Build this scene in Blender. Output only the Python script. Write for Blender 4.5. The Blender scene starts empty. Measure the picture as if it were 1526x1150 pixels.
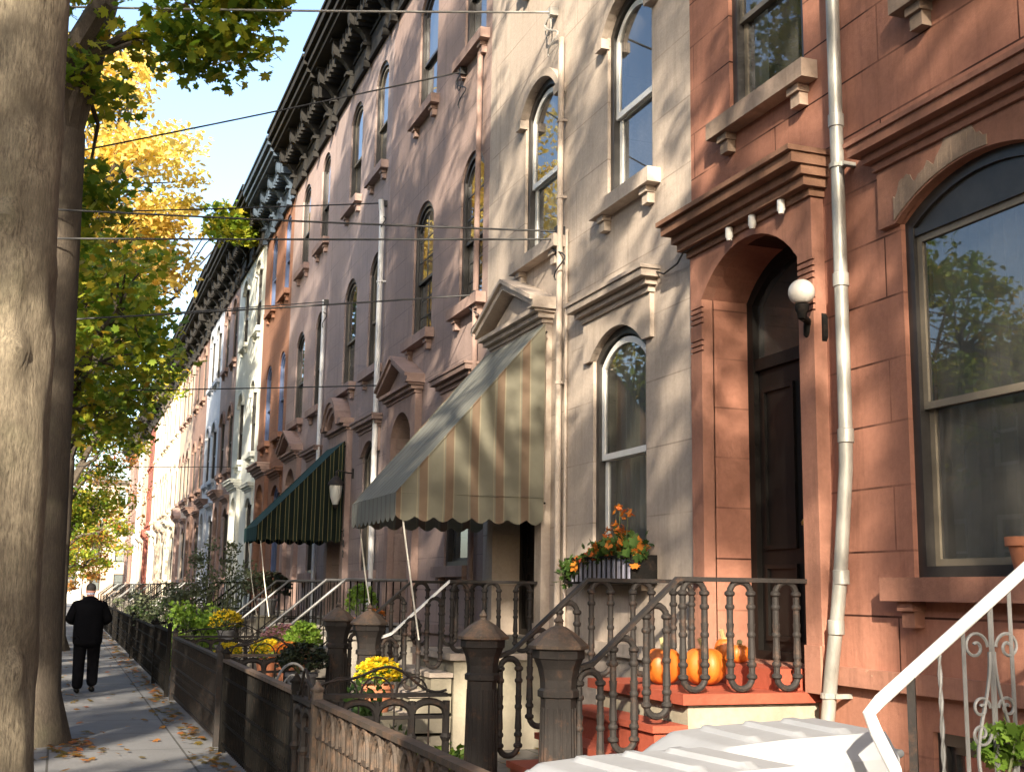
import bpy, bmesh, math, random
import numpy as np
from mathutils import Vector, Matrix
random.seed(11)
PI = math.pi
scene = bpy.context.scene
COL = scene.collection
# ------------------------------------------------------------------ helpers
class MB:
    def __init__(s): s.v = []; s.f = []
    def add(s, vs, fs):
        o = len(s.v); s.v += [tuple(p) for p in vs]; s.f += [tuple(i + o for i in f) for f in fs]
        return s
    def quad(s, a, b, c, d): return s.add([a, b, c, d], [(0, 1, 2, 3)])
    def box(s, x0, x1, y0, y1, z0, z1):
        v = [(x, y, z) for x in (x0, x1) for y in (y0, y1) for z in (z0, z1)]
        return s.add(v, [(0, 1, 3, 2), (4, 6, 7, 5), (0, 4, 5, 1), (2, 3, 7, 6), (0, 2, 6, 4), (1, 5, 7, 3)])
    def prism(s, poly, ax, a, b):
        # poly: 2d points in the two remaining axes (x,y,z order), extruded along ax from a to b
        def p(q, t):
            l = list(q); l.insert('xyz'.index(ax), t); return tuple(l)
        n = len(poly)
        v = [p(q, a) for q in poly] + [p(q, b) for q in poly]
        f = [tuple(range(n - 1, -1, -1)), tuple(range(n, 2 * n))]
        f += [(i, (i + 1) % n, n + (i + 1) % n, n + i) for i in range(n)]
        return s.add(v, f)
    def ring(s, outer, inner, ax, a, b):
        def p(q, t):
            l = list(q); l.insert('xyz'.index(ax), t); return tuple(l)
        n = len(outer)
        v = [p(q, a) for q in outer] + [p(q, a) for q in inner] + [p(q, b) for q in outer] + [p(q, b) for q in inner]
        f = []
        for i in range(n):
            j = (i + 1) % n
            f += [(i, j, n + j, n + i), (2*n + i, 3*n + i, 3*n + j, 2*n + j), (i, 2*n + i, 2*n + j, j), (n + i, n + j, 3*n + j, 3*n + i)]
        return s.add(v, f)
    def band(s, a_pts, b_pts, ax, a, b):
        # open strip between two polylines, extruded
        def p(q, t):
            l = list(q); l.insert('xyz'.index(ax), t); return tuple(l)
        n = len(a_pts)
        for i in range(n - 1):
            s.prism([a_pts[i], a_pts[i+1], b_pts[i+1], b_pts[i]], ax, a, b)
        return s
    def tube(s, pts, r, n=8, cap=True, closed=False):
        pts = [Vector(p) for p in pts]; m = len(pts)
        rs = r if isinstance(r, (list, tuple)) else [r] * m
        up = None; o = len(s.v)
        for i, p in enumerate(pts):
            if closed: d = pts[(i+1) % m] - pts[i-1]
            else: d = pts[min(i+1, m-1)] - pts[max(i-1, 0)]
            d.normalize()
            if up is None:
                up = Vector((0, 0, 1)) if abs(d.z) < .9 else Vector((0, 1, 0))
            side = d.cross(up)
            if side.length < 1e-5: side = d.orthogonal()
            side.normalize(); up = side.cross(d).normalized()
            for k in range(n):
                a = 2 * PI * k / n
                q = p + (side * math.cos(a) + up * math.sin(a)) * rs[i]
                s.v.append(tuple(q))
        M = m if closed else m - 1
        for i in range(M):
            for k in range(n):
                a = o + i*n + k; b = o + i*n + (k+1) % n
                c = o + ((i+1) % m)*n + (k+1) % n; d = o + ((i+1) % m)*n + k
                s.f.append((a, b, c, d))
        if cap and not closed:
            s.f.append(tuple(o + k for k in range(n-1, -1, -1)))
            s.f.append(tuple(o + (m-1)*n + k for k in range(n)))
        return s
    def lathe(s, prof, c=(0, 0, 0), n=16, rot=0., cap=True):
        o = len(s.v); m = len(prof)
        for r, z in prof:
            for k in range(n):
                a = 2*PI*k/n + rot
                s.v.append((c[0] + r*math.cos(a), c[1] + r*math.sin(a), c[2] + z))
        for i in range(m-1):
            for k in range(n):
                s.f.append((o+i*n+k, o+i*n+(k+1) % n, o+(i+1)*n+(k+1) % n, o+(i+1)*n+k))
        if cap:
            s.f.append(tuple(o+k for k in range(n-1, -1, -1)))
            s.f.append(tuple(o+(m-1)*n+k for k in range(n)))
        return s
    def mesh(s, name, mat, smooth=False, recalc=True):
        me = bpy.data.meshes.new(name)
        me.from_pydata(s.v, [], s.f)
        if recalc:
            bm = bmesh.new(); bm.from_mesh(me); bmesh.ops.recalc_face_normals(bm, faces=bm.faces); bm.to_mesh(me); bm.free()
        if smooth:
            me.polygons.foreach_set('use_smooth', [True]*len(me.polygons))
            me.set_sharp_from_angle(angle=math.radians(38))
        if mat is not None: me.materials.append(mat)
        me.update()
        return me
    def build(s, name, mat, parent=None, loc=(0, 0, 0), smooth=False, recalc=True):
        return link(name, s.mesh(name, mat, smooth, recalc), parent, loc)
def link(name, me, parent=None, loc=(0, 0, 0), rot=None):
    o = bpy.data.objects.new(name, me); COL.objects.link(o)
    o.location = loc
    if rot: o.rotation_euler = rot
    if parent is not None: o.parent = parent
    return o
def tag(o, label, cat, group=None, kind=None):
    o['label'] = label; o['category'] = cat
    if group: o['group'] = group
    if kind: o['kind'] = kind
    return o
def thing(name, label, cat, loc=(0, 0, 0), rz=0, group=None):
    o = bpy.data.objects.new(name, None); COL.objects.link(o)
    o.empty_display_size = .2
    o.location = loc; o.rotation_euler = (0, 0, rz)
    return tag(o, label, cat, group)
def struct(o, label=None):
    o['kind'] = 'structure'
    if label: o['label'] = label
    return o
def copy_tree(o, parent=None):
    c = o.copy(); COL.objects.link(c)
    if parent is not None: c.parent = parent
    for ch in list(o.children): copy_tree(ch, c)
    return c
# ------------------------------------------------------------------ materials
def newmat(name):
    m = bpy.data.materials.new(name); m.use_nodes = True
    nt = m.node_tree; b = nt.nodes['Principled BSDF']
    return m, nt, b
def N(nt, typ, **kw):
    n = nt.nodes.new(typ)
    for k, v in kw.items(): setattr(n, k, v)
    return n
def ramp(nt, fac, stops, interp='LINEAR'):
    r = N(nt, 'ShaderNodeValToRGB'); r.color_ramp.interpolation = interp
    el = r.color_ramp.elements
    while len(el) < len(stops): el.new(.5)
    for e, (p, c) in zip(el, stops):
        e.position = p; e.color = (*c, 1) if len(c) == 3 else c
    nt.links.new(fac, r.inputs[0]); return r.outputs[0]
def mixc(nt, fac, a, b, mode='MIX'):
    m = N(nt, 'ShaderNodeMix', data_type='RGBA', blend_type=mode)
    for i, x in ((0, fac), (6, a), (7, b)):
        if isinstance(x, (int, float)): m.inputs[i].default_value = x
        elif isinstance(x, tuple): m.inputs[i].default_value = (*x, 1)
        else: nt.links.new(x, m.inputs[i])
    return m.outputs[2]
def noise(nt, vec, scale, detail=4., rough=.6):
    n = N(nt, 'ShaderNodeTexNoise'); n.inputs['Scale'].default_value = scale
    n.inputs['Detail'].default_value = detail; n.inputs['Roughness'].default_value = rough
    if vec is not None: nt.links.new(vec, n.inputs['Vector'])
    return n.outputs['Fac']
def mapped(nt, scale=(1, 1, 1), loc=(0, 0, 0), src='Object'):
    tc = N(nt, 'ShaderNodeTexCoord'); mp = N(nt, 'ShaderNodeMapping')
    mp.inputs['Scale'].default_value = scale; mp.inputs['Location'].default_value = loc
    nt.links.new(tc.outputs[src], mp.inputs['Vector']); return mp.outputs['Vector']
def bump(nt, b, h, strength=.3, dist=.02):
    n = N(nt, 'ShaderNodeBump'); n.inputs['Strength'].default_value = strength; n.inputs['Distance'].default_value = dist
    nt.links.new(h, n.inputs['Height']); nt.links.new(n.outputs[0], b.inputs['Normal'])
def darker(c, k): return tuple(x*k for x in c)
def masonry(name, c, joint=0., jh=.42, jw=1.7, rough=.85, wear=.35, patch=None, pth=.66):
    m, nt, b = newmat(name); L = nt.links
    v = mapped(nt)
    n1 = noise(nt, v, .55, 6, .65)
    n2 = noise(nt, mapped(nt, (1, 5, .5)), 1.3, 6, .7)
    n3 = noise(nt, v, 22, 5, .7)
    col = mixc(nt, ramp(nt, n1, [(.3, (0, 0, 0)), (.7, (1, 1, 1))]), darker(c, 1-wear*.55), darker(c, 1+wear*.35))
    col = mixc(nt, ramp(nt, n2, [(.49, (0, 0, 0)), (.76, (min(.95, .5+wear*.6),)*3)]), col, darker(c, .58))
    col = mixc(nt, .22, col, ramp(nt, n3, [(.3, (.25, .25, .25)), (.7, (1, 1, 1))]), 'MULTIPLY')
    if patch:
        pn = noise(nt, v, 2.3, 8, .7)
        col = mixc(nt, ramp(nt, pn, [(pth, (0, 0, 0)), (pth+.015, (.8, .8, .8))]), col, patch)
    geo = N(nt, 'ShaderNodeNewGeometry'); gz = N(nt, 'ShaderNodeSeparateXYZ'); L.new(geo.outputs['Position'], gz.inputs[0])
    gm = N(nt, 'ShaderNodeMath', operation='MULTIPLY_ADD'); gm.inputs[1].default_value = .9; L.new(n2, gm.inputs[0]); L.new(gz.outputs['Z'], gm.inputs[2])
    col = mixc(nt, ramp(nt, gm.outputs[0], [(.45, (.6, .6, .6)), (.95, (0, 0, 0))]), col, (.09, .08, .07))
    h = n3
    if joint > 0:
        tc = N(nt, 'ShaderNodeTexCoord'); sx = N(nt, 'ShaderNodeSeparateXYZ'); cb = N(nt, 'ShaderNodeCombineXYZ')
        L.new(tc.outputs['Object'], sx.inputs[0]); L.new(sx.outputs['Y'], cb.inputs[0])
        ad = N(nt, 'ShaderNodeMath', operation='ADD'); ad.inputs[1].default_value = .13
        L.new(sx.outputs['Z'], ad.inputs[0]); L.new(ad.outputs[0], cb.inputs[1])
        br = N(nt, 'ShaderNodeTexBrick'); L.new(cb.outputs[0], br.inputs['Vector'])
        br.inputs['Scale'].default_value = 1; br.inputs['Brick Width'].default_value = jw; br.inputs['Row Height'].default_value = jh
        br.inputs['Mortar Size'].default_value = .008; br.inputs['Mortar Smooth'].default_value = .3
        br.inputs['Color1'].default_value = (1, 1, 1, 1); br.inputs['Color2'].default_value = (.9, .9, .9, 1); br.inputs['Mortar'].default_value = (.14, .11, .1, 1)
        jn = noise(nt, v, 1.1, 3, .6)
        jf = N(nt, 'ShaderNodeMath', operation='MULTIPLY'); jf.inputs[1].default_value = joint
        L.new(ramp(nt, jn, [(.36, (.15, .15, .15)), (.56, (1, 1, 1))]), jf.inputs[0])
        col = mixc(nt, jf.outputs[0], col, mixc(nt, 1., col, br.outputs['Color'], 'MULTIPLY'))
    L.new(col, b.inputs['Base Color']); b.inputs['Roughness'].default_value = rough; b.inputs['Specular IOR Level'].default_value = .2
    bump(nt, b, h, .35, .014)
    return m
def simple(name, c, rough=.6, metal=0., var=.25, scale=6., bmp=.0, stretch=(1, 1, 1), spec=.5):
    m, nt, b = newmat(name)
    v = mapped(nt, stretch)
    n1 = noise(nt, v, scale, 6, .65)
    col = mixc(nt, ramp(nt, n1, [(.3, (0, 0, 0)), (.7, (1, 1, 1))]), darker(c, 1-var), darker(c, 1+var*.6))
    nt.links.new(col, b.inputs['Base Color'])
    b.inputs['Roughness'].default_value = rough; b.inputs['Metallic'].default_value = metal
    b.inputs['Specular IOR Level'].default_value = spec
    if bmp: bump(nt, b, noise(nt, v, scale*4, 5, .7), bmp, .01)
    return m
def rusty(name, c, rust, amount=.5, rough=.6, spec=.15):
    m, nt, b = newmat(name)
    tc = N(nt, 'ShaderNodeTexCoord'); geo = N(nt, 'ShaderNodeNewGeometry')
    n1 = noise(nt, geo.outputs['Position'], 9, 8, .75); n2 = noise(nt, geo.outputs['Position'], 60, 4, .6)
    f = ramp(nt, n1, [(.62-amount*.3, (0, 0, 0)), (.78-amount*.3, (1, 1, 1))])
    col = mixc(nt, f, mixc(nt, n2, darker(c, .7), darker(c, 1.3)), mixc(nt, n2, darker(rust, .6), darker(rust, 1.3)))
    nt.links.new(col, b.inputs['Base Color']); b.inputs['Roughness'].default_value = rough; b.inputs['Specular IOR Level'].default_value = spec
    bump(nt, b, n2, .3, .004)
    return m
def glass_mat(name, tint=(.78, .8, .78), refl=.8):
    m, nt, b = newmat(name); L = nt.links
    nt.nodes.remove(b); out = nt.nodes['Material Output']
    t = N(nt, 'ShaderNodeBsdfTransparent'); t.inputs[0].default_value = (*tint, 1)
    g = N(nt, 'ShaderNodeBsdfGlossy'); g.inputs['Roughness'].default_value = .015; g.inputs['Color'].default_value = (.95, .97, 1, 1)
    bp = N(nt, 'ShaderNodeBump'); bp.inputs['Strength'].default_value = .05; bp.inputs['Distance'].default_value = .02
    L.new(noise(nt, mapped(nt), 1.6, 1, .4), bp.inputs['Height']); L.new(bp.outputs[0], g.inputs['Normal'])
    fr = N(nt, 'ShaderNodeFresnel'); fr.inputs['IOR'].default_value = 1.55
    mu = N(nt, 'ShaderNodeMath', operation='MULTIPLY_ADD'); mu.inputs[1].default_value = 1.3*refl; mu.inputs[2].default_value = .05*refl; mu.use_clamp = True
    L.new(fr.outputs[0], mu.inputs[0])
    df = N(nt, 'ShaderNodeBsdfDiffuse'); df.inputs[0].default_value = (.5, .48, .44, 1)
    dm = N(nt, 'ShaderNodeMixShader'); L.new(ramp(nt, noise(nt, mapped(nt, (1, 1, .4)), 2.5, 5, .6), [(.3, (.03, .03, .03)), (.75, (.15, .15, .15))]), dm.inputs[0]); L.new(t.outputs[0], dm.inputs[1]); L.new(df.outputs[0], dm.inputs[2])
    mx = N(nt, 'ShaderNodeMixShader'); L.new(mu.outputs[0], mx.inputs[0]); L.new(dm.outputs[0], mx.inputs[1]); L.new(g.outputs[0], mx.inputs[2])
    L.new(mx.outputs[0], out.inputs[0]); return m
def leaf_mat(name, stops, transl=.45, zone=None):
    m, nt, b = newmat(name); L = nt.links
    geo = N(nt, 'ShaderNodeNewGeometry')
    ri = geo.outputs['Random Per Island']
    zn = noise(nt, geo.outputs['Position'], .55, 3, .6)
    ad = N(nt, 'ShaderNodeMath', operation='MULTIPLY_ADD'); ad.inputs[1].default_value = .62
    L.new(ri, ad.inputs[0])
    zz = N(nt, 'ShaderNodeMapRange'); zz.inputs[1].default_value = .3; zz.inputs[2].default_value = .7; zz.inputs[3].default_value = 0; zz.inputs[4].default_value = .42
    L.new(zn, zz.inputs[0]); L.new(zz.outputs[0], ad.inputs[2])
    col = ramp(nt, ad.outputs[0], stops)
    out = nt.nodes['Material Output']
    tr = N(nt, 'ShaderNodeBsdfTranslucent'); L.new(mixc(nt, 1., col, (1.25, 1.15, .7), 'MULTIPLY'), tr.inputs[0])
    L.new(col, b.inputs['Base Color']); b.inputs['Roughness'].default_value = .55; b.inputs['Specular IOR Level'].default_value = .35
    mx = N(nt, 'ShaderNodeMixShader'); mx.inputs[0].default_value = transl
    L.new(b.outputs[0], mx.inputs[1]); L.new(tr.outputs[0], mx.inputs[2]); L.new(mx.outputs[0], out.inputs[0])
    return m
def stripe_mat(name, axis, base, band, line, period, transl=.3, phase=0.):
    m, nt, b = newmat(name); L = nt.links
    tc = N(nt, 'ShaderNodeTexCoord'); sx = N(nt, 'ShaderNodeSeparateXYZ'); L.new(tc.outputs['Object'], sx.inputs[0])
    md = N(nt, 'ShaderNodeMath', operation='MULTIPLY_ADD'); md.inputs[1].default_value = 1/period; md.inputs[2].default_value = 50+phase
    L.new(sx.outputs[axis], md.inputs[0])
    fr = N(nt, 'ShaderNodeMath', operation='FRACT'); L.new(md.outputs[0], fr.inputs[0])
    col = ramp(nt, fr.outputs[0], [(0, base), (.52, line), (.57, base), (.62, band), (.92, line), (.97, base)], 'CONSTANT')
    n1 = noise(nt, tc.outputs['Object'], 3, 6, .7)
    col = mixc(nt, .35, col, ramp(nt, n1, [(.3, (.45, .45, .42)), (.7, (1, 1, 1))]), 'MULTIPLY')
    L.new(col, b.inputs['Base Color']); b.inputs['Roughness'].default_value = .9; b.inputs['Specular IOR Level'].default_value = .1
    tr = N(nt, 'ShaderNodeBsdfTranslucent'); L.new(col, tr.inputs[0])
    mx = N(nt, 'ShaderNodeMixShader'); mx.inputs[0].default_value = transl
    L.new(b.outputs[0], mx.inputs[1]); L.new(tr.outputs[0], mx.inputs[2]); L.new(mx.outputs[0], nt.nodes['Material Output'].inputs[0])
    wv = N(nt, 'ShaderNodeTexNoise'); wv.inputs['Scale'].default_value = 2.2; L.new(tc.outputs['Object'], wv.inputs['Vector'])
    bump(nt, b, wv.outputs['Fac'], .35, .05)
    return m
M = {}
M['red'] = masonry('red_stone', (.365, .168, .115), joint=1., jh=.415, jw=2.6, patch=(.27, .15, .105), wear=.5, pth=.7)
M['red_trim'] = masonry('red_stone_trim', (.33, .16, .112), wear=.6, patch=(.4, .29, .2), pth=.69)
M['red_worn'] = masonry('worn_red_stone', (.38, .28, .21), wear=1.2)
M['red_hood'] = masonry('weathered_brown_hood', (.25, .135, .088), wear=.9, patch=(.36, .27, .19), pth=.64)
M['red_sill'] = masonry('worn_pale_sill', (.36, .27, .21), wear=1.1)
M['grey'] = masonry('pale_grey_stucco', (.465, .39, .33), joint=.45, jh=.62, jw=2.6)
M['grey_trim'] = masonry('pale_grey_trim', (.46, .385, .325))
M['mauve'] = masonry('mauve_stucco', (.325, .24, .215), joint=.4, jh=.45, jw=2.)
M['mauve_trim'] = masonry('mauve_trim', (.315, .22, .19), wear=.5)
M['pink'] = masonry('pink_grey_stucco', (.335, .265, .25), joint=.35, jh=.45, jw=2.)
M['pink_trim'] = masonry('pink_trim', (.34, .25, .225))
M['rose'] = masonry('rose_stucco', (.365, .285, .27), joint=.25, jh=.45, jw=2.)
M['orange'] = masonry('orange_brown_stone', (.29, .15, .1), joint=.4)
M['white'] = masonry('white_painted_stucco', (.72, .74, .68))
M['brown'] = masonry('brown_stone', (.26, .17, .14), joint=.4)
M['paleblue'] = masonry('pale_blue_stucco', (.5, .53, .58))
M['cream'] = masonry('cream_stucco', (.74, .66, .52), joint=.2)
M['tan'] = masonry('tan_stucco', (.5, .4, .31), joint=.2)
M['brick'] = masonry('dark_red_brick', (.34, .12, .09), joint=1., jh=.075, jw=.22)
M['stone'] = masonry('cream_stone', (.36, .325, .25), wear=.8)
M['stepred'] = masonry('red_painted_step', (.36, .085, .05), wear=.5, rough=.6)
M['greystone'] = masonry('grey_step_stone', (.36, .33, .29), wear=.6)
M['cornice'] = simple('dark_cornice_paint', (.022, .021, .02), .8, var=.5, scale=3, spec=.2)
M['cornice_blue'] = simple('blue_grey_cornice_paint', (.05, .075, .11), .7, var=.4, scale=3, spec=.3)
M['cornice_brown'] = simple('brown_cornice_paint', (.07, .055, .04), .55, var=.4, scale=3)
M['frame_dark'] = simple('dark_frame_paint', (.03, .027, .025), .4, var=.4)
M['frame_white'] = simple('white_frame_paint', (.74, .73, .7), .45, var=.1)
M['frame_beige'] = simple('beige_frame_paint', (.16, .135, .1), .5, var=.2)
M['frame_blue'] = simple('blue_frame_paint', (.08, .12, .24), .45, var=.2)
M['frame_brown'] = simple('brown_frame_paint', (.1, .07, .05), .5, var=.3)
M['door_dark'] = simple('dark_door_wood', (.007, .0055, .0045), .6, var=.4, scale=3, stretch=(3, 3, .4), spec=.25)
M['door_brown'] = simple('brown_door_wood', (.07, .04, .028), .45, var=.4, scale=3, stretch=(3, 3, .4))
M['glass'] = glass_mat('window_glass')
M['glass_dim'] = glass_mat('dim_door_glass', (.3, .3, .3), .35)
M['curtain'] = simple('pale_curtain', (.5, .48, .42), .95, var=.15, scale=2)
M['curtain_dark'] = simple('olive_curtain', (.3, .3, .26), .95, var=.3, scale=2)
M['blind'] = simple('grey_blind', (.26, .26, .25), .9, var=.1, scale=2)
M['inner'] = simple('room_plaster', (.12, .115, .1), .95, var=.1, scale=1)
M['zinc'] = simple('galvanised_pipe', (.34, .33, .3), .45, .35, var=.4, scale=7, stretch=(1, 1, .3))
M['whitepipe'] = simple('white_painted_pipe', (.62, .62, .62), .45, var=.15, scale=4)
M['iron'] = rusty('weathered_iron', (.026, .023, .022), (.075, .045, .032), .3)
M['iron_rust'] = rusty('rusty_iron', (.075, .06, .05), (.15, .098, .068), .5)
M['iron_black'] = rusty('black_iron', (.011, .0105, .01), (.035, .025, .02), .3, .75, .05)
M['silver'] = simple('silver_painted_rail', (.17, .17, .17), .45, .2, var=.3)
M['white_metal'] = simple('white_painted_metal', (.78, .78, .77), .4, var=.08)
M['cable'] = simple('black_cable', (.02, .02, .022), .6, var=.2)
M['cable_pale'] = simple('grey_cable', (.3, .29, .27), .6, var=.2)
M['terracotta'] = simple('terracotta', (.42, .16, .08), .8, var=.3, scale=8, bmp=.1)
M['whitepot'] = simple('white_ceramic', (.7, .69, .66), .4, var=.1)
M['greypot'] = simple('grey_pot', (.15, .15, .16), .6, var=.2)
M['bin'] = simple('pale_grey_plastic', (.27, .28, .3), .5, var=.12, scale=3)
M['bin_body'] = simple('grey_plastic_body', (.11, .115, .125), .5, var=.1, scale=3)
M['rubber'] = simple('black_rubber', (.015, .015, .015), .8, var=.2, spec=.1)
M['soil'] = simple('soil', (.07, .05, .035), .95, var=.5, scale=14, bmp=.5)
M['stem'] = simple('plant_stem', (.1, .12, .05), .8, var=.3)
M['pumpkin'] = simple('pumpkin_skin', (.46, .115, .012), .5, var=.3, scale=5, stretch=(1, 1, .3))
M['pumpstem'] = simple('pumpkin_stalk', (.32, .28, .13), .8, var=.3)
M['suit'] = simple('black_suit_cloth', (.006, .006, .0075), .95, var=.3, scale=7, spec=.04, bmp=.6)
M['skin'] = simple('skin', (.5, .25, .19), .55, var=.12, scale=10)
M['hair'] = simple('dark_grey_hair', (.035, .03, .028), .7, var=.4, scale=40)
M['shoe'] = simple('black_leather', (.008, .008, .008), .6, var=.2, spec=.1)
M['shirt'] = simple('pale_shirt', (.5, .55, .7), .8, var=.1)
M['globe'] = simple('frosted_globe', (.46, .43, .39), .25, var=.05)
M['lampglass'] = simple('cloudy_lantern_glass', (.5, .5, .46), .3, var=.1)
M['brass'] = simple('brass', (.5, .33, .1), .3, .9, var=.2)
M['purplebox'] = simple('purple_grey_planter', (.27, .27, .34), .6, var=.3, scale=5)
M['sign'] = simple('number_paint', (.03, .03, .03), .5)
M['rope'] = simple('white_rope', (.65, .62, .55), .8, var=.1)
M['awn_x'] = stripe_mat('beige_striped_canvas_side', 'X', (.21, .2, .155), (.195, .14, .1), (.285, .25, .18), .285)
M['awn_y'] = stripe_mat('beige_striped_canvas_top', 'Y', (.2, .205, .19), (.165, .165, .15), (.235, .235, .205), .19, .15)
M['gawn_x'] = stripe_mat('green_striped_canvas_side', 'X', (.012, .018, .015), (.018, .028, .021), (.24, .21, .09), .16, .15)
M['gawn_y'] = stripe_mat('green_canvas_top', 'Y', (.035, .08, .085), (.033, .075, .08), (.04, .085, .09), .24, .15)
G1 = [(0, (.05, .12, .015)), (.3, (.12, .21, .02)), (.55, (.28, .33, .03)), (.82, (.42, .34, .035)), (1, (.44, .19, .03))]
G2 = [(0, (.36, .36, .06)), (.3, (.6, .5, .12)), (.65, (.72, .59, .2)), (1, (.7, .46, .15))]
G3 = [(0, (.05, .11, .017)), (.4, (.12, .2, .022)), (.72, (.27, .3, .035)), (1, (.38, .2, .025))]
G4 = [(0, (.07, .075, .015)), (.4, (.15, .1, .02)), (.7, (.33, .15, .03)), (1, (.38, .09, .03))]
M['leaf_mix'] = leaf_mat('maple_leaves_turning', G1)
M['leaf_gold'] = leaf_mat('golden_leaves', G2)
M['leaf_green'] = leaf_mat('green_leaves', G3)
M['leaf_rust'] = leaf_mat('russet_leaves', G4)
M['shrub'] = leaf_mat('shrub_leaves', [(0, (.02, .05, .012)), (.6, (.05, .1, .02)), (1, (.1, .16, .03))], .3)
M['shrub_grey'] = leaf_mat('grey_green_leaves', [(0, (.06, .08, .05)), (.6, (.12, .14, .08)), (1, (.18, .2, .1))], .3)
M['shrub_light'] = leaf_mat('light_green_leaves', [(0, (.08, .16, .02)), (.6, (.16, .27, .035)), (1, (.3, .36, .06))], .4)
M['shrub_dark'] = leaf_mat('dark_shrub_leaves', [(0, (.01, .015, .008)), (.6, (.02, .03, .012)), (1, (.06, .02, .02))], .2)
M['fl_yellow'] = leaf_mat('yellow_petals', [(0, (.6, .4, .01)), (1, (.75, .6, .03))], .3)
M['fl_pink'] = leaf_mat('pink_petals', [(0, (.45, .2, .25)), (1, (.6, .36, .38))], .3)
M['fl_orange'] = leaf_mat('orange_petals', [(0, (.55, .12, .02)), (.6, (.6, .22, .03)), (1, (.5, .05, .03))], .3)
M['bark1'] = None
# ------------------------------------------------------------------ setting materials
def bark(name, c, dark):
    m, nt, b = newmat(name)
    v = mapped(nt, (1, 1, .16)); v2 = mapped(nt, (1, 1, .45))
    n1 = noise(nt, v, 75, 6, .75); n2 = noise(nt, mapped(nt, (1, 1, .9)), 3.2, 6, .65); n3 = noise(nt, mapped(nt, (1, 1, .35)), 22, 7, .75)
    col = mixc(nt, ramp(nt, n1, [(.34, (0, 0, 0)), (.62, (1, 1, 1))]), dark, c)
    col = mixc(nt, ramp(nt, n2, [(.36, (.85, .85, .85)), (.6, (0, 0, 0))]), col, mixc(nt, n3, darker(dark, .8), darker(c, .6)))
    gr = noise(nt, mapped(nt), 1.4, 4, .6)
    col = mixc(nt, ramp(nt, gr, [(.55, (0, 0, 0)), (.8, (.35, .35, .35))]), col, (.12, .13, .07))
    nt.links.new(col, b.inputs['Base Color']); b.inputs['Roughness'].default_value = .92
    mm = N(nt, 'ShaderNodeMath', operation='MULTIPLY_ADD'); mm.inputs[1].default_value = .6
    nt.links.new(n1, mm.inputs[0]); nt.links.new(n3, mm.inputs[2])
    bump(nt, b, mm.outputs[0], .8, .012)
    return m
M['bark1'] = bark('grey_tan_bark', (.25, .21, .15), (.055, .043, .03))
M['bark2'] = bark('dark_bark', (.1, .08, .06), (.035, .027, .02))
def paving(name, c, sx, sy, gap=.012):
    m, nt, b = newmat(name); L = nt.links
    v = mapped(nt)
    n1 = noise(nt, v, .7, 6, .65); n2 = noise(nt, v, 45, 4, .6)
    col = mixc(nt, ramp(nt, n1, [(.3, (0, 0, 0)), (.7, (1, 1, 1))]), darker(c, .72), darker(c, 1.12))
    col = mixc(nt, .35, col, ramp(nt, n2, [(.3, (.4, .4, .4)), (.7, (1, 1, 1))]), 'MULTIPLY')
    br = N(nt, 'ShaderNodeTexBrick'); L.new(v, br.inputs['Vector']); br.offset = 0
    br.inputs['Scale'].default_value = 1; br.inputs['Brick Width'].default_value = sx; br.inputs['Row Height'].default_value = sy
    br.inputs['Mortar Size'].default_value = gap; br.inputs['Color1'].default_value = (1, 1, 1, 1); br.inputs['Color2'].default_value = (.84, .85, .87, 1); br.inputs['Mortar'].default_value = (.3, .28, .25, 1)
    col = mixc(nt, 1., col, br.outputs['Color'], 'MULTIPLY')
    st = noise(nt, v, 2.1, 7, .7)
    col = mixc(nt, ramp(nt, st, [(.58, (0, 0, 0)), (.75, (.5, .5, .5))]), col, darker(c, .5))
    L.new(col, b.inputs['Base Color']); b.inputs['Roughness'].default_value = .88
    bump(nt, b, n2, .3, .008)
    return m
M['sidewalk'] = paving('sidewalk_slabs', (.17, .17, .175), 1.3, 1.5)
M['yard'] = paving('yard_paving', (.16, .145, .13), .6, .6)
M['asphalt'] = simple('asphalt', (.055, .055, .057), .9, var=.3, scale=20, bmp=.3)
M['kerb'] = simple('kerb_stone', (.3, .29, .27), .85, var=.3, scale=8)
M['earth'] = simple('ground_earth', (.14, .13, .1), .95, var=.4, scale=3)
# ------------------------------------------------------------------ ground
YA, YB = -30, 125
struct(MB().quad((-600, -600, -.3), (600, -600, -.3), (600, 900, -.3), (-600, 900, -.3)).build('ground', M['earth']))
struct(MB().quad((-9.0, YA-20, -.14), (-1.25, YA-20, -.14), (-1.25, YB+20, -.14), (-9.0, YB+20, -.14)).build('road', M['asphalt']))
struct(MB().box(-1.4, -1.2, YA-20, YB, -.29, .003).build('kerb', M['kerb']))
struct(MB().box(-9.1, -8.9, YA-20, YB, -.29, .003).build('kerb', M['kerb']))
struct(MB().box(-1.2, 1.75, YA-20, YB, -.29, 0).build('sidewalk', M['sidewalk']))
struct(MB().box(1.75, 5.3, YA-20, YB, -.29, -.004).build('yard_paving', M['yard']))
struct(MB().box(-13.5, -9.1, YA-20, YB, -.29, 0).build('sidewalk', M['sidewalk']))
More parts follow.
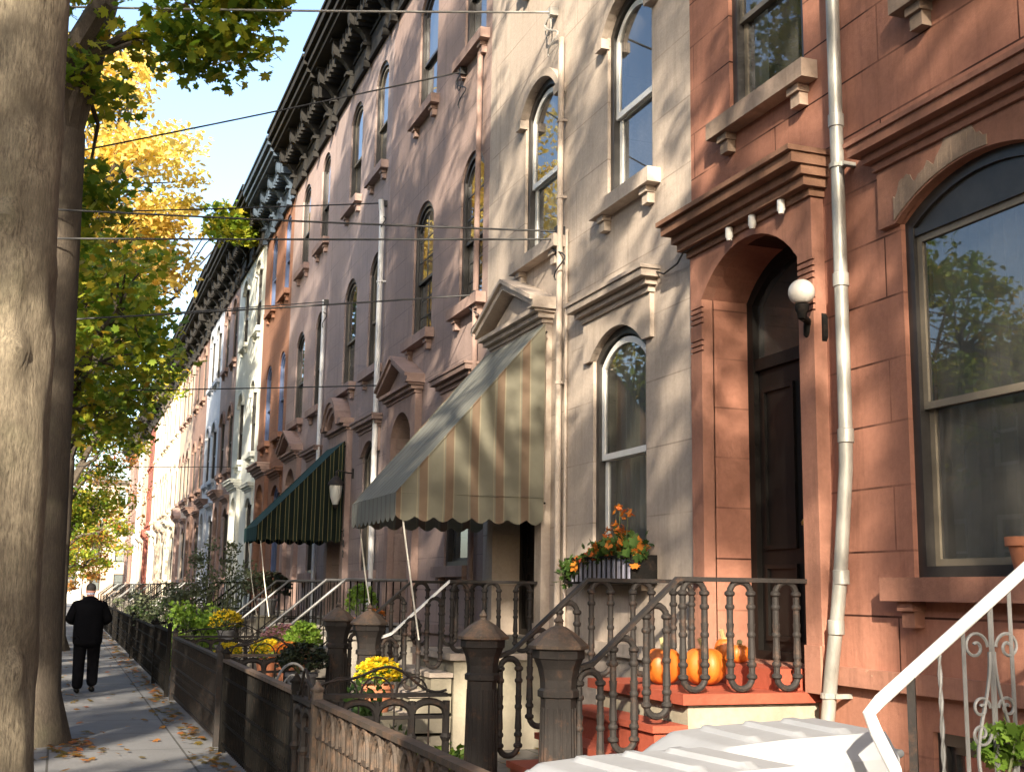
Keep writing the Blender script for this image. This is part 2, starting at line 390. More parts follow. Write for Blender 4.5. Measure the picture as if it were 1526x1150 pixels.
# ------------------------------------------------------------------ leaves
MAPLE = np.array([(0, -.52), (.04, -.3), (.34, -.36), (.26, -.16), (.5, .06), (.36, .1), (.42, .34), (.17, .26), (.15, .4), (0, .6), (-.15, .4), (-.17, .26), (-.42, .34), (-.36, .1), (-.5, .06), (-.26, -.16), (-.34, -.36), (-.04, -.3)])
OVAL = np.array([(0, -.5), (.26, -.12), (.22, .2), (0, .5), (-.22, .2), (-.26, -.12)])
RHOM = np.array([(0, -.5), (.36, 0), (0, .5), (-.36, 0)])
def leaves_mesh(name, P, size, mat, shape, rng, droop=.5, fold=True):
    n = len(P); k = len(shape)
    nr = rng.normal(size=(n, 3)); nr[:, 2] = np.abs(nr[:, 2]) + droop
    nr /= np.linalg.norm(nr, axis=1)[:, None]
    t = rng.normal(size=(n, 3)); t -= (t*nr).sum(1)[:, None]*nr; t /= np.linalg.norm(t, axis=1)[:, None]
    bt = np.cross(nr, t)
    s = size*(.65 + .7*rng.random(n))
    V = P[:, None, :] + s[:, None, None]*(shape[None, :, 0:1]*t[:, None, :] + shape[None, :, 1:2]*bt[:, None, :])
    cur = (np.abs(shape[:, 0])**2 + .5*shape[:, 1]**2)
    V -= (s[:, None, None]*.7*cur[None, :, None])*nr[:, None, :]*rng.random(n)[:, None, None]
    me = bpy.data.meshes.new(name)
    me.vertices.add(n*k); me.vertices.foreach_set('co', V.reshape(-1).astype(np.float32))
    me.loops.add(n*k); me.loops.foreach_set('vertex_index', np.arange(n*k, dtype=np.int32))
    me.polygons.add(n); me.polygons.foreach_set('loop_start', np.arange(0, n*k, k, dtype=np.int32))
    me.update(calc_edges=True); me.materials.append(mat)
    return me
def crown_points(rng, c, r, nclus, nleaf, flat=.55, cr=(.5, 1.1), hole=.0, shell=.45):
    c = np.array(c); r = np.array(r)
    pts = []; cents = []
    d = rng.normal(size=(nclus, 3)); d /= np.linalg.norm(d, axis=1)[:, None]
    rad = shell + (1-shell)*rng.random(nclus)**.6
    cents = c + d*rad[:, None]*r
    per = max(1, nleaf//nclus)
    for q in cents:
        s = cr[0] + (cr[1]-cr[0])*rng.random()
        m = int(per*(.5 + rng.random()))
        g = rng.normal(size=(m, 3))*.5
        g = g/np.maximum(1, np.linalg.norm(g, axis=1))[:, None]
        pts.append(q + g*np.array([s, s, s*flat]))
    return np.concatenate(pts), cents
def wobble_tube(mb, p0, p1, r0, r1, rng, n=7, seg=7, w=.12):
    p0 = np.array(p0); p1 = np.array(p1); L = np.linalg.norm(p1-p0)
    pts = []; rs = []
    for i in range(seg+1):
        t = i/seg
        q = p0*(1-t) + p1*t + (rng.normal(size=3)*w*L*.18 if 0 < i < seg else 0)
        q = q + np.array([0, 0, L*.1*math.sin(t*PI)])
        pts.append(q); rs.append(r0*(1-t) + r1*t)
    mb.tube([tuple(q) for q in pts], rs, n)
TREE_GROUP = 'trees along the kerb'
def tree(label, base, h_fork, r0, crown_c, crown_r, nclus, nleaf, lsize, mat, seed, bk, shape=MAPLE, lean=(0, 0), cr=(.5, 1.1), big=False, group=TREE_GROUP, name='street_tree', extra=None, shell=.45, cat='tree'):
    rng = np.random.default_rng(seed)
    root = thing(name, label, cat, base, 0, group)
    b = np.array(base)
    mb = MB()
    nseg = 48 if big else 12; nr = 56 if big else 12
    top = np.array([lean[0], lean[1], h_fork])
    ph = rng.random(8)*6
    scars = [(1.15, -.9, .2), (2.25, -1.7, .26), (3.05, -1.25, .22), (3.85, -1.6, .2), (.7, -2.1, .18), (1.75, -2.4, .2), (3.4, -.6, .16), (4.4, -1.2, .2)] if big else []
    for i in range(nseg+1):
        t = i/nseg; z = t*h_fork
        rr = r0*(1 - .22*t) + r0*.42*math.exp(-z*4.5)
        for k in range(nr):
            a = 2*PI*k/nr
            q = rr*(1 + .025*math.sin(2*a + ph[0] + z*.5) + .012*math.sin(5*a + ph[1] - z*.4) + .1*math.exp(-z*4)*math.sin(5*a+ph[2]))
            if big: q += .003*math.sin(13*a+3*z+ph[3]) + .002*math.sin(21*a-5*z+ph[4]) + .006*math.sin(2.1*z+ph[5]+1.3*math.sin(a))
            for sz, sa, sr in scars:
                da = (a - sa + PI) % (2*PI) - PI
                dd = math.hypot(da*r0, z-sz)/sr
                if dd < 2.2: q += .05*math.cos(dd*3.4)*math.exp(-dd*.9)*(1.3 if z > sz else .5)
            mb.v.append((lean[0]*t + q*math.cos(a), lean[1]*t + q*math.sin(a), z-.03))
    for i in range(nseg):
        for k in range(nr):
            mb.f.append((i*nr+k, i*nr+(k+1) % nr, (i+1)*nr+(k+1) % nr, (i+1)*nr+k))
    P, cents = crown_points(rng, np.array(crown_c)-b, crown_r, nclus, nleaf, cr=cr, shell=shell)
    if extra is not None:
        for (ec, er, en, el) in extra:
            P2, c2 = crown_points(rng, np.array(ec)-b, er, en, el, cr=(cr[0]*.7, cr[1]*.7))
            P = np.concatenate([P, P2]); cents = np.concatenate([cents, c2[:3]])
    # limbs
    nl = min(7, max(4, nclus//8))
    idx = rng.choice(len(cents), nl, replace=False)
    mids = []
    for j in idx:
        tgt = top*.35 + cents[j]*.65; tgt[2] = max(tgt[2], h_fork*1.02)
        wobble_tube(mb, top*.96, tgt, r0*.55, r0*.2, rng); mids.append(tgt)
    mids = np.array(mids)
    for q in cents:
        j = np.argmin(np.linalg.norm(mids-q, axis=1))
        wobble_tube(mb, mids[j], q, r0*.15, r0*.03, rng, n=5, seg=4)
    mb.build('trunk', bk, root, smooth=True, recalc=False)
    link('crown', leaves_mesh('crown', P, lsize, mat, shape, rng), root)
    return root
# ------------------------------------------------------------------ house parts (local x < 0 is towards the street)
MESH = {}
def cached(key, fn):
    if key not in MESH: MESH[key] = fn()
    return MESH[key]
def arc_pts(w, zs, rise, n=14):
    a = w/2
    if rise < .005: return [(-a, zs), (a, zs)]
    R = (a*a + rise*rise)/(2*rise); zc = zs + rise - R; th = math.asin(min(1, a/R))
    if rise > a: th = PI - th
    return [(R*math.sin(-th + 2*th*i/n), zc + R*math.cos(-th + 2*th*i/n)) for i in range(n+1)]
def outline(w, z0, zs, rise, n=14):
    return [(-w/2, z0)] + arc_pts(w, zs, rise, n) + [(w/2, z0)]
def inset_outline(w, z0, zs, rise, t, n=14):
    a = w/2
    if rise < .005: return outline(w-2*t, z0+t, zs-t, 0)
    R = (a*a + rise*rise)/(2*rise); zc = zs + rise - R
    a2 = a - t; zs2 = zc + math.sqrt(max(0, (R-t)**2 - a2**2))
    if rise > a*.98: zs2 = zc
    return outline(2*a2, z0+t, zs2, zs+rise-t-zs2, n)
def stack(mb, y0, y1, steps):
    for xo, ext, z0, z1 in steps: mb.box(-xo, .015, y0-ext, y1+ext, z0, z1)
def facade(mb, W, z0, H, ops, thick):
    ys = sorted({.002, W-.002} | {o['yc']-o['w']/2 for o in ops} | {o['yc']+o['w']/2 for o in ops})
    zs = sorted({z0, H} | {o['z0'] for o in ops} | {o['zs']+o['rise'] for o in ops})
    for i in range(len(ys)-1):
        for j in range(len(zs)-1):
            yc = (ys[i]+ys[i+1])/2; zc = (zs[j]+zs[j+1])/2
            if any(abs(yc-o['yc']) < o['w']/2 and o['z0'] < zc < o['zs']+o['rise'] for o in ops): continue
            mb.quad((0, ys[i], zs[j]), (0, ys[i], zs[j+1]), (0, ys[i+1], zs[j+1]), (0, ys[i+1], zs[j]))
    for o in ops:
        top = o['zs']+o['rise']; d = o.get('depth', thick)
        if o['rise'] > .005:
            A = arc_pts(o['w'], o['zs'], o['rise'])
            for p, q in zip(A[:-1], A[1:]):
                mb.quad((0, o['yc']+p[0], p[1]), (0, o['yc']+p[0], top), (0, o['yc']+q[0], top), (0, o['yc']+q[0], q[1]))
        O = [(o['yc']+p[0], p[1]) for p in outline(o['w'], o['z0'], o['zs'], o['rise'])]
        for p, q in zip(O, O[1:]+O[:1]):
            mb.quad((0, p[0], p[1]), (0, q[0], q[1]), (d, q[0], q[1]), (d, p[0], p[1]))
def arch_panel(mb, ya, yb, yc, w, zs, rise, ztop, x0, x1):
    A = [(yc+p[0], p[1]) for p in arc_pts(w, zs, rise)]
    for p, q in zip(A[:-1], A[1:]): mb.prism([p, q, (q[0], ztop), (p[0], ztop)], 'x', x0, x1)
    if yc-w/2-ya > .01: mb.box(x0, x1, ya, yc-w/2, zs, ztop)
    if yb-yc-w/2 > .01: mb.box(x0, x1, yc+w/2, yb, zs, ztop)
def window(parent, o, frame='frame_dark', sash=None, trim='grey_trim', lintel='label', sill=True, curtain=None, muntin=0, filler=False, meet=.5, worn=False, sillmat=None):
    w, z0, zs, rise = o['w'], o['z0'], o['zs'], o['rise']; H = zs-z0; sash = sash or frame
    sillmat = sillmat or trim
    k = (round(w, 3), round(H, 3), round(rise, 3))
    zs_, r_ = H, rise
    def mk_frame():
        mb = MB()
        mb.ring(outline(w+.02, -.01, zs_, r_), inset_outline(w, 0, zs_, r_, .075), 'x', .035, .15)
        if filler:
            mb.prism(arc_pts(w-.12, zs_-.06, r_), 'x', .06, .11)
            mb.box(.045, .12, -w/2+.06, w/2-.06, zs_-.1, zs_-.05)
        return mb.mesh('window_frame', M[frame])
    root = link('window', cached(('fr', k, frame, filler), mk_frame), parent, (0, o['yc'], z0))
    zm = H*meet; t = .062 if sash == 'frame_white' else .045; wi = w-.15; top = zs_-.1 if filler else zs_-.075+(.0 if r_ > .005 else 0)
    rr = 0 if filler else r_*.9
    def mk_sash(up):
        mb = MB(); x0, x1 = (.065, .1) if up else (.105, .14)
        if up:
            mb.ring(outline(wi, zm-.02, top, rr), inset_outline(wi, zm-.02, top, rr, t), 'x', x0, x1)
            za, zb = zm, top+rr*.6
        else:
            mb.ring(outline(wi, .075, zm+.03, 0), inset_outline(wi, .075, zm+.03, 0, t), 'x', x0, x1)
            za, zb = .1, zm
        if muntin:
            for i in range(1, muntin): y = -wi/2+wi*i/muntin; mb.box(x0+.008, x1-.008, y-.012, y+.012, za, zb)
            for i in (1, 2): z = za+(zb-za)*i/3; mb.box(x0+.01, x1-.01, -wi/2+t, wi/2-t, z-.012, z+.012)
        return mb.mesh('sash', M[sash])
    link('sash', cached(('sa', k, sash, filler, muntin, meet), lambda: mk_sash(True)), root)
    link('sash', cached(('sb', k, sash, filler, muntin, meet), lambda: mk_sash(False)), root)
    def mk_pane():
        mb = MB()
        for pl, x in ((inset_outline(wi, zm-.02, top, rr, .03), .082), (inset_outline(wi, .075, zm+.03, 0, .03), .122)):
            mb.add([(x, p[0], p[1]) for p in pl], [tuple(range(len(pl)))])
        return mb.mesh('pane', M['glass'], recalc=False)
    link('pane', cached(('pa', k, filler, meet), mk_pane), root)
    if sill:
        def mk_sill():
            mb = MB(); mb.box(-.14, .03, -w/2-.0, w/2+.0, -.14, .004); 
            mb.box(-.14, .02, -w/2-.17, -w/2, -.14, .004); mb.box(-.14, .02, w/2, w/2+.17, -.14, .004)
            for s in (-1, 1):
                y = s*(w/2-.02); mb.box(-.1, .01, y-.075, y+.075, -.2, -.141); mb.box(-.075, .01, y-.06, y+.06, -.3, -.201)
            return mb.mesh('sill', M[sillmat])
        link('sill', cached(('si', k, sillmat), mk_sill), root)
    if lintel == 'label':
        def mk():
            mb = MB(); A = arc_pts(w+.02, zs_, r_); B = arc_pts(w+.24, zs_-.02, r_+.12)
            mb.band(A, B, 'x', -.07, .01)
            for s in (-1, 1): mb.box(-.085, .01, s*(w/2+.06)-.08, s*(w/2+.06)+.08, zs_-.13, zs_-.02)
            return mb.mesh('lintel', M[trim])
        link('lintel', cached(('ll', k, trim), mk), root)
    elif lintel == 'cornice':
        def mk():
            mb = MB(); e = .17; zt = zs_+r_+.17
            arch_panel(mb, -w/2-e, w/2+e, 0, w, zs_, r_, zt, -.045, .01)
            stack(mb, -w/2-e, w/2+e, [(.07, .02, zt+.001, zt+.06), (.12, .06, zt+.061, zt+.12), (.19, .12, zt+.121, zt+.19), (.21, .14, zt+.191, zt+.225)])
            return mb.mesh('lintel', M[trim])
        ln = link('lintel', cached(('lc', k, trim), mk), root)
        if worn:
            rng = np.random.default_rng(5); mb = MB(); A = arc_pts(w+.03, zs_+.01, r_, 90)
            up = [(p[0], p[1]+.13+.02*rng.random()+.05*math.sin(p[0]*11)+.03*math.sin(p[0]*31+1)+.015*math.sin(p[0]*67)) for p in A]
            sel = range(38, 89)
            for i in sel:
                mb.prism([A[i], A[i+1], up[i+1], up[i]], 'x', -.052-.003*rng.random(), -.04)
            mb.build('spalled_stone', M['red_worn'], ln)
    if curtain:
        def mk():
            mb = MB(); rng = random.Random(hash(k) % 999)
            spans = {'sides': [(-w/2, -w/2+w*.3), (w/2-w*.16, w/2)], 'full': [(-w/2, w/2)], 'right': [(w/2-w*.42, w/2)], 'left': [(-w/2, -w/2+w*.36)]}[curtain[0]]
            for a, b in spans:
                n = int((b-a)/.022)+2
                pts = [(.26+.022*math.sin(i*1.25+rng.random()), a+(b-a)*i/(n-1)) for i in range(n)]
                for p, q in zip(pts[:-1], pts[1:]): mb.quad((p[0], p[1], .02), (q[0], q[1], .02), (q[0], q[1], zs_+r_), (p[0], p[1], zs_+r_))
            return mb.mesh('curtain', M[curtain[1]], recalc=False)
        link('curtain', cached(('cu', k, curtain), mk), root)
    elif curtain is None and (hash((k, o['yc'])) % 3):
        def mk():
            return MB().box(.19, .198, -w/2+.02, w/2-.02, H*(.45 if k[0]*1000 % 2 < 1 else .62), H+r_*.9).mesh('blind', M['blind'])
        link('blind', cached(('bl', k), mk), root)
    return root
def doorway(parent, yc, w, z0, zs, rise, trim, hood, hz=4.64, door='door_dark', panel=True, pw=.26, grooves=True, hoodmat=None, sink=.42):
    """surround with pilasters, hood and a recessed pair of door leaves; returns the door object"""
    hoodmat = hoodmat or trim
    mb = MB()
    # pilasters
    for s in (-1, 1):
        a, b = sorted((yc+s*w/2, yc+s*(w/2+pw)))
        mb.box(-.085, .01, a, b, 1.0, zs)
        cuts = [1.0]
        if grooves:
            for zc in (zs-.34, zs-.06):
                for q in range(4 if zc > zs-.2 else 3): cuts.append(zc-.045*q)
        cuts = sorted(cuts)
        for i, z in enumerate(cuts):
            zt = cuts[i+1]-.014 if i+1 < len(cuts) else zs
            mb.box(-.105, -.084, a, b, z, zt)
        mb.box(-.125, -.1, a-.0, b+.0, 1.0, 1.32)
    arch_panel(mb, yc-w/2-pw, yc+w/2+pw, yc, w, zs+.001, rise, hz, -.105, .01)
    ds = mb.build('door_surround', M[trim], parent)
    a, b = yc-w/2-pw, yc+w/2+pw
    mb = MB()
    if hood == 'flat':
        stack(mb, a, b, [(.13, .02, hz+.001, hz+.06), (.2, .06, hz+.061, hz+.13), (.24, .09, hz+.131, hz+.2), (.33, .11, hz+.201, hz+.28), (.37, .13, hz+.281, hz+.32)])
    elif hood == 'tri':
        stack(mb, a, b, [(.13, .02, hz+.001, hz+.05), (.19, .06, hz+.051, hz+.11), (.25, .1, hz+.111, hz+.16)])
        ym = yc; zb = hz+.161; ap = .46; e = .12
        mb.prism([(a, zb), (b, zb), (ym, zb+ap-.12)], 'x', -.13, .01)
        for s, y in ((-1, a-e), (1, b+e)):
            mb.prism([(y, zb), (y, zb+.07), (ym, zb+ap+.03), (ym, zb+ap-.05)], 'x', -.28, .01)
            mb.prism([(y, zb+.071), (y, zb+.12), (ym, zb+ap+.08), (ym, zb+ap+.031)], 'x', -.32, .01)
        mb.box(-.3, .01, a-e-.02, a-.0, zb-.02, zb-.001)
    elif hood == 'seg':
        stack(mb, a, b, [(.13, .02, hz+.001, hz+.05), (.2, .07, hz+.051, hz+.12)])
        zb = hz+.119; W = b-a
        for t, x in ((0., -.22), (.1, -.27), (.2, -.31)):
            A = arc_pts(W*.62+2*t*.5, zb, .3+t); B = arc_pts(W*.62+2*t*.5+.1, zb, .4+t)
            mb.band([(yc+p[0], p[1]) for p in A], [(yc+p[0], p[1]) for p in B], 'x', x, .01)
        mb.prism([(yc+p[0], p[1]) for p in arc_pts(W*.62, zb, .3)], 'x', -.14, .01)
        mb.box(-.27, .01, a-.08, yc-W*.3, zb, zb+.1); mb.box(-.27, .01, yc+W*.3, b+.08, zb, zb+.1)
    mb.build('door_hood', M[hoodmat], parent)
    # leaves
    d0 = sink
    mb = MB(); zt = z0+2.35
    mb.ring(outline(w, z0-.02, zs, rise), inset_outline(w, z0-.02, zs, rise, .09), 'x', d0-.03, d0+.08)
    mb.box(d0-.02, d0+.05, -w/2+.08, w/2-.08, zt, zt+.1)
    hw = w/2-.09
    for s in (-1, 1):
        ya, yb = sorted((s*.006, s*hw)); 
        mb.box(d0+.02, d0+.06, ya, yb, z0, zt-.004)
        for za, zb in ((z0+.15, z0+.75), (z0+.87, zt-.16)):
            mb.ring([(ya+.08, za), (ya+.08, zb), (yb-.08, zb), (yb-.08, za)], [(ya+.115, za+.035), (ya+.115, zb-.035), (yb-.115, zb-.035), (yb-.115, za+.035)], 'x', d0-.005, d0+.021)
    dr = mb.build('door', M[door], parent, (0, yc, 0))
    MB().lathe([(.0, -.02), (.03, -.01), (.034, .015), (.02, .035), (.0, .04)], (d0-.02, -.07, z0+1.05), 10).build('handle', M['brass'], dr, smooth=True)
    pl = inset_outline(w-.16, zt+.1, zs, rise*.85, .0)
    MB().add([(d0+.03, p[0], p[1]) for p in pl], [tuple(range(len(pl)))]).build('transom_pane', M['glass_dim'], dr, recalc=False)
    return dr
def bracket_mesh(mat):
    def mk():
        mb = MB()
        prof = [(0, 0), (-.06, .0), (-.1, .06), (-.085, .16), (-.08, .3), (-.11, .45), (-.2, .58), (-.32, .66), (-.42, .7), (-.45, .78), (-.45, 1.0), (0, 1.0)]
        mb.prism([(p[0], p[1]) for p in prof], 'y', -.085, .085)
        mb.box(-.13, 0, -.06, .06, -.13, -.001); mb.box(-.17, -.0, -.1, .1, .3, .36)
        mb.box(-.5, -.0, -.11, .11, 1.001, 1.05)
        return mb.mesh('bracket', M[mat])
    return cached(('bracket', mat), mk)
def roof_cornice(parent, W, mat, zb=11.8, simple_=False):
    mb = MB()
    y0, y1 = .004, W-.004
    mb.box(-.05, .02, y0, y1, zb, zb+.95)
    mb.box(-.09, -.0501, y0, y1, zb-.02, zb+.07); mb.box(-.085, -.0501, y0, y1, zb+.5, zb+.56)
    mb.box(-.16, .02, y0, y1, zb+.951, zb+1.05)
    for i in range(int(W/.26)):
        y = y0+.1+i*.26
        mb.box(-.4, -.05, y, y+.12, zb+.66, zb+.9501) if not simple_ else None
    for x, a, b in ((.62, 1.051, 1.16), (.7, 1.161, 1.27), (.66, 1.271, 1.33), (.78, 1.331, 1.5), (.82, 1.501, 1.57)):
        mb.box(-x, .02, y0, y1, zb+a, zb+b)
    c = mb.build('cornice', M[mat], parent)
    n = 4
    for i in range(n):
        link('bracket', bracket_mesh(mat), c, (-.05, .3+(W-.6)*i/(n-1), zb+.0))
    return c
HGROUP = 'row houses along the street'
def house(y0, y1, label, wall, trim, wins, win1, door, up=(5.55, 7.42, .3), up3=(9.27, 11.12, .28), frame='frame_dark', sash=None, lintel='label', hood='tri', cornice='cornice', cz=11.8, muntin=(), curtains=None, hoodmat=None, doorcol='door_dark', w1=(1.1, 1.98, 4.02, .24), lintel1='cornice', dw=1.2, filler1=False, name='row_house', worn=False, sillmat=None, dpw=.26, meet=.5, grooves=False, sash1=None, sill1=True, frame1=None, hz=4.64, sink=.36):
    W = y1-y0
    root = thing(name, label, 'house', (5, y0, 0), 0, HGROUP)
    T = .22; ops = []; lst = []
    for i, (yc, w) in enumerate(wins):
        o = dict(yc=yc, w=w, z0=up[0], zs=up[1], rise=up[2]); ops.append(o); lst.append((o, 2, i))
    for i, (yc, w) in enumerate(wins):
        o = dict(yc=yc, w=w*.95, z0=up3[0], zs=up3[1], rise=up3[2]); ops.append(o); lst.append((o, 3, i))
    for i, yc in enumerate(win1):
        o = dict(yc=yc, w=w1[0], z0=w1[1], zs=w1[2], rise=w1[3]); ops.append(o); lst.append((o, 1, i))
        b = dict(yc=yc, w=w1[0]*.85, z0=.22, zs=.86, rise=0); ops.append(b); lst.append((b, 0, i))
    if door is not None:
        ops.append(dict(yc=door, w=dw, z0=1.15, zs=4.1, rise=.34, depth=.5))
    mb = MB(); facade(mb, W, -.2, cz+.1, ops, T)
    D = 11.
    H = cz+1.2
    mb.quad((0, .002, -.2), (D, .002, -.2), (D, .002, H), (0, .002, H)); mb.quad((0, W-.002, -.2), (0, W-.002, H), (D, W-.002, H), (D, W-.002, -.2))
    mb.quad((D, .002, -.2), (D, W-.002, -.2), (D, W-.002, H), (D, .002, H))
    wl = mb.build('wall', M[wall], root, recalc=False)
    MB().quad((.0, .003, H-.1), (D, .003, H-.2), (D, W-.003, H-.2), (.0, W-.003, H-.1)).build('roof', M['asphalt'], root)
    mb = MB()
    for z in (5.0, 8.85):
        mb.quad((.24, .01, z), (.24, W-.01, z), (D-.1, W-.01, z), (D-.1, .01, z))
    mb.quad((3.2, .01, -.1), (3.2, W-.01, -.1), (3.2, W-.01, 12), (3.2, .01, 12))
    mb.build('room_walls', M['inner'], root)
    if door is not None:
        mb = MB().box(-.07, .01, .004, door-dw/2-dpw-.002, 1.07, 1.19)
        if W-.004 > door+dw/2+dpw+.01: MB().box(-.07, .01, door+dw/2+dpw+.002, W-.004, 1.07, 1.19).build('water_table', M[trim], root)
    else: mb = MB().box(-.07, .01, .004, W-.004, 1.07, 1.19)
    mb.build('water_table', M[trim], root)
    for o, fl, i in lst:
        if fl == 0: window(root, o, frame, None, trim, None, sill=False, curtain=('full', 'curtain_dark'))
        else:
            cu = (curtains or {}).get((fl, i))
            fr = (frame1 or frame) if fl == 1 else frame
            window(root, o, fr, (sash1 or sash) if fl == 1 else sash, trim, lintel1 if fl == 1 else lintel, sill=(sill1 if fl == 1 else True), curtain=cu, muntin=2 if (fl, i) in muntin else 0, filler=filler1 and fl == 1, worn=worn and fl == 1, sillmat=sillmat if fl > 1 else None, meet=meet)
    if door is not None:
        doorway(root, door, dw, 1.15, 4.1, .34, trim, hood, door=doorcol, hoodmat=hoodmat, pw=dpw, grooves=grooves, hz=hz, sink=sink)
    roof_cornice(root, W, cornice, cz)
    return root
def downspout(parent, pts, r, mat, cuffs=(), clips=()):
    mb = MB().tube(pts, r, 12)
    for z, y, x in cuffs: mb.lathe([(r*1.0, -.05), (r*1.18, -.045), (r*1.18, .045), (r*1.0, .05)], (x, y, z), 12)
    d = mb.build('downspout', M[mat], parent, smooth=True)
    for z, y, x in clips:
        MB().lathe([(r*1.1, -.018), (r*1.25, -.016), (r*1.25, .016), (r*1.1, .018)], (x, y, z), 12).box(x, .0, y-r*1.6, y-r*.9, z-.015, z+.015).build('clip', M[mat], d)
    return d
# ------------------------------------------------------------------ the row
A = dict(wins=None)
def std(W): return [(1.15*W/5.3, 1.05), (3.6*W/5.3, 1.1)]
red = house(3.95, 9.22, 'red-brown stone row house with a globe lamp beside its dark arched doorway', 'red', 'red_trim', [(1.55, 1.15), (4.03, 1.1)], [1.68], 4.2, frame='frame_dark', sash='frame_beige', frame1='frame_dark', lintel='label', hood='flat', w1=(1.5, 1.77, 4.06, .23), dw=1.44, filler1=True, worn=True, sillmat='red_sill', hoodmat='red_hood', up=(5.57, 7.4, .25), curtains={(1, 0): ('full', 'curtain_dark'), (2, 1): ('sides', 'curtain'), (2, 0): ('sides', 'curtain')}, grooves=True, dpw=.19, meet=.47, hz=4.5, sink=.36)
downspout(red, [(-.1, 2.960, 11.8), (-.1, 2.960, 2.75), (-.1, 2.970, 2.5), (-.1, 3.060, 1.85), (-.115, 3.080, 1.6), (-.13, 3.160, 1.15), (-.13, 3.240, .7), (-.13, 3.260, .0)], .047, 'zinc', cuffs=[(4.95, 2.960, -.1), (2.72, 2.960, -.1), (1.78, 3.060, -.1), (1.45, 3.105, -.12), (3.8, 2.960, -.1)], clips=[(4.62, 2.960, -.1), (1.0, 3.190, -.13), (7.5, 2.960, -.1)])
grey = house(9.22, 14.8, 'pale grey stucco row house with the beige striped awning over its steps', 'grey', 'grey_trim', [(1.27, 1.03), (3.65, 1.12)], [1.52], 4.2, frame='frame_dark', sash='frame_white', lintel='label', hood='tri', w1=(1.22, 1.98, 4.0, .25), up=(5.58, 7.4, .28), curtains={(1, 0): ('full', 'curtain'), (2, 0): ('left', 'curtain'), (2, 1): ('right', 'curtain')}, dw=1.42, sink=.28, dpw=.2, frame1='frame_dark', sash1='frame_white')
downspout(grey, [(-.06, 2.93, 7.9), (-.06, 2.93, .1)], .035, 'grey_trim', clips=[(6.9, 2.93, -.06), (3.9, 2.93, -.06), (6.0, 2.93, -.06)])
downspout(grey, [(-.03, 2.8, 5.6), (-.03, 2.8, .1)], .018, 'grey_trim')
h3 = house(14.8, 20.3, 'brown-mauve row house with a dark triangular door pediment beyond the beige awning', 'mauve', 'mauve_trim', [(.75, 1.02), (3.2, 1.1)], [1.15], 3.9, lintel=None, hood='tri', muntin={(2, 0), (2, 1)}, curtains={(2, 0): ('left', 'curtain')}, doorcol='door_brown', frame='frame_dark')
downspout(h3, [(-.06, .32, 9.0), (-.06, .32, .1)], .04, 'mauve_trim')
h4 = house(20.3, 25.4, 'pink-grey row house with the dark green awning and arched hood', 'pink', 'pink_trim', [(.85, 1.02), (2.95, 1.1)], [.85], 3.2, lintel=None, hood='seg', hoodmat='mauve_trim', frame='frame_dark', sash='frame_beige')
downspout(h4, [(-.12, .16, 8.5), (-.09, .16, 8.2), (-.09, .16, .1)], .05, 'whitepipe', clips=[(7, .16, -.09), (4.6, .16, -.09)])
h5 = house(25.4, 30.4, 'pale rose row house with a small triangular door pediment beyond the green awning', 'rose', 'mauve_trim', [(.95, 1.0), (3.3, 1.1)], [.95], 3.4, lintel=None, hood='tri', cz=11.7)
downspout(h5, [(-.08, .15, 7.8), (-.08, .15, .1)], .045, 'whitepipe')
h6 = house(30.4, 35.0, 'orange-brown row house with blue window frames beside the white house', 'orange', 'orange', [(.9, .95), (3.1, 1.0)], [.95], 3.2, lintel=None, hood='flat', frame='frame_blue', cornice='cornice_blue', cz=11.6, hoodmat='mauve_trim')
h7 = house(35.0, 40.7, 'white painted row house in the middle of the row', 'white', 'white', [(1.2, 1.0), (3.9, 1.0)], [1.2], 4.1, hood='flat', cz=11.75)
h8 = house(40.7, 45.0, 'dull mauve row house just beyond the white house', 'mauve', 'mauve_trim', [(.85, .95), (3.0, 1.0)], [.85], 3.0, hood='flat', cz=11.75)
h9 = house(45.0, 49.6, 'pale blue-grey row house between two brownish ones', 'paleblue', 'paleblue', [(1.2, 1.2), (3.2, 1.1)], [1.0], 3.3, hood='flat', hoodmat='brown', cz=11.85)
far = [(49.6, 55.2, 'brown', 'brown', 'brown stone row house beyond the pale blue one'), (55.2, 61.2, 'tan', 'mauve_trim', 'tan row house short of the bright cream ones'),
       (61.2, 67.0, 'cream', 'cream', 'nearest of the bright sunlit cream row houses'), (67.0, 73.4, 'cream', 'tan', 'cream row house second in the sunlit stretch'),
       (73.4, 79.6, 'cream', 'cream', 'cream row house last of the sunlit stretch, before the red brick'), (79.6, 84.6, 'brick', 'brick', 'narrow red brick row house far down the row'),
       (84.6, 91.0, 'tan', 'tan', 'tan row house beyond the red brick one'), (91.0, 97.0, 'white', 'white', 'white row house far down the row'), (97.0, 103.5, 'brown', 'brown', 'brown row house near the far end'), (103.5, 110., 'mauve', 'mauve_trim', 'mauve row house closing the far end of the row')]
for i, (a, b, wl, tr, lb) in enumerate(far):
    W = b-a
    house(a, b, lb, wl, tr, [(W*.2, 1.), (W*.5, 1.), (W*.8, 1.)] if i % 2 else [(W*.25, 1.05), (W*.7, 1.05)], [W*.25], W*.72, hood=('flat', 'tri')[i % 2], cz=11.75+.12*((i*7) % 3-1), cornice=('cornice', 'cornice_brown')[(i*3 % 4) == 1], dw=1.2)
h0 = house(-1.6, 3.95, 'brownish row house nearest the camera, with a white-railed stoop', 'brown', 'brown', [(1.3, 1.1), (4.0, 1.1)], [1.4], 4.1, hood='flat')
h00 = house(-7.2, -1.6, 'tan row house behind the camera', 'tan', 'tan', [(1.3, 1.1), (4.0, 1.1)], [1.4], 4.1, hood='flat')
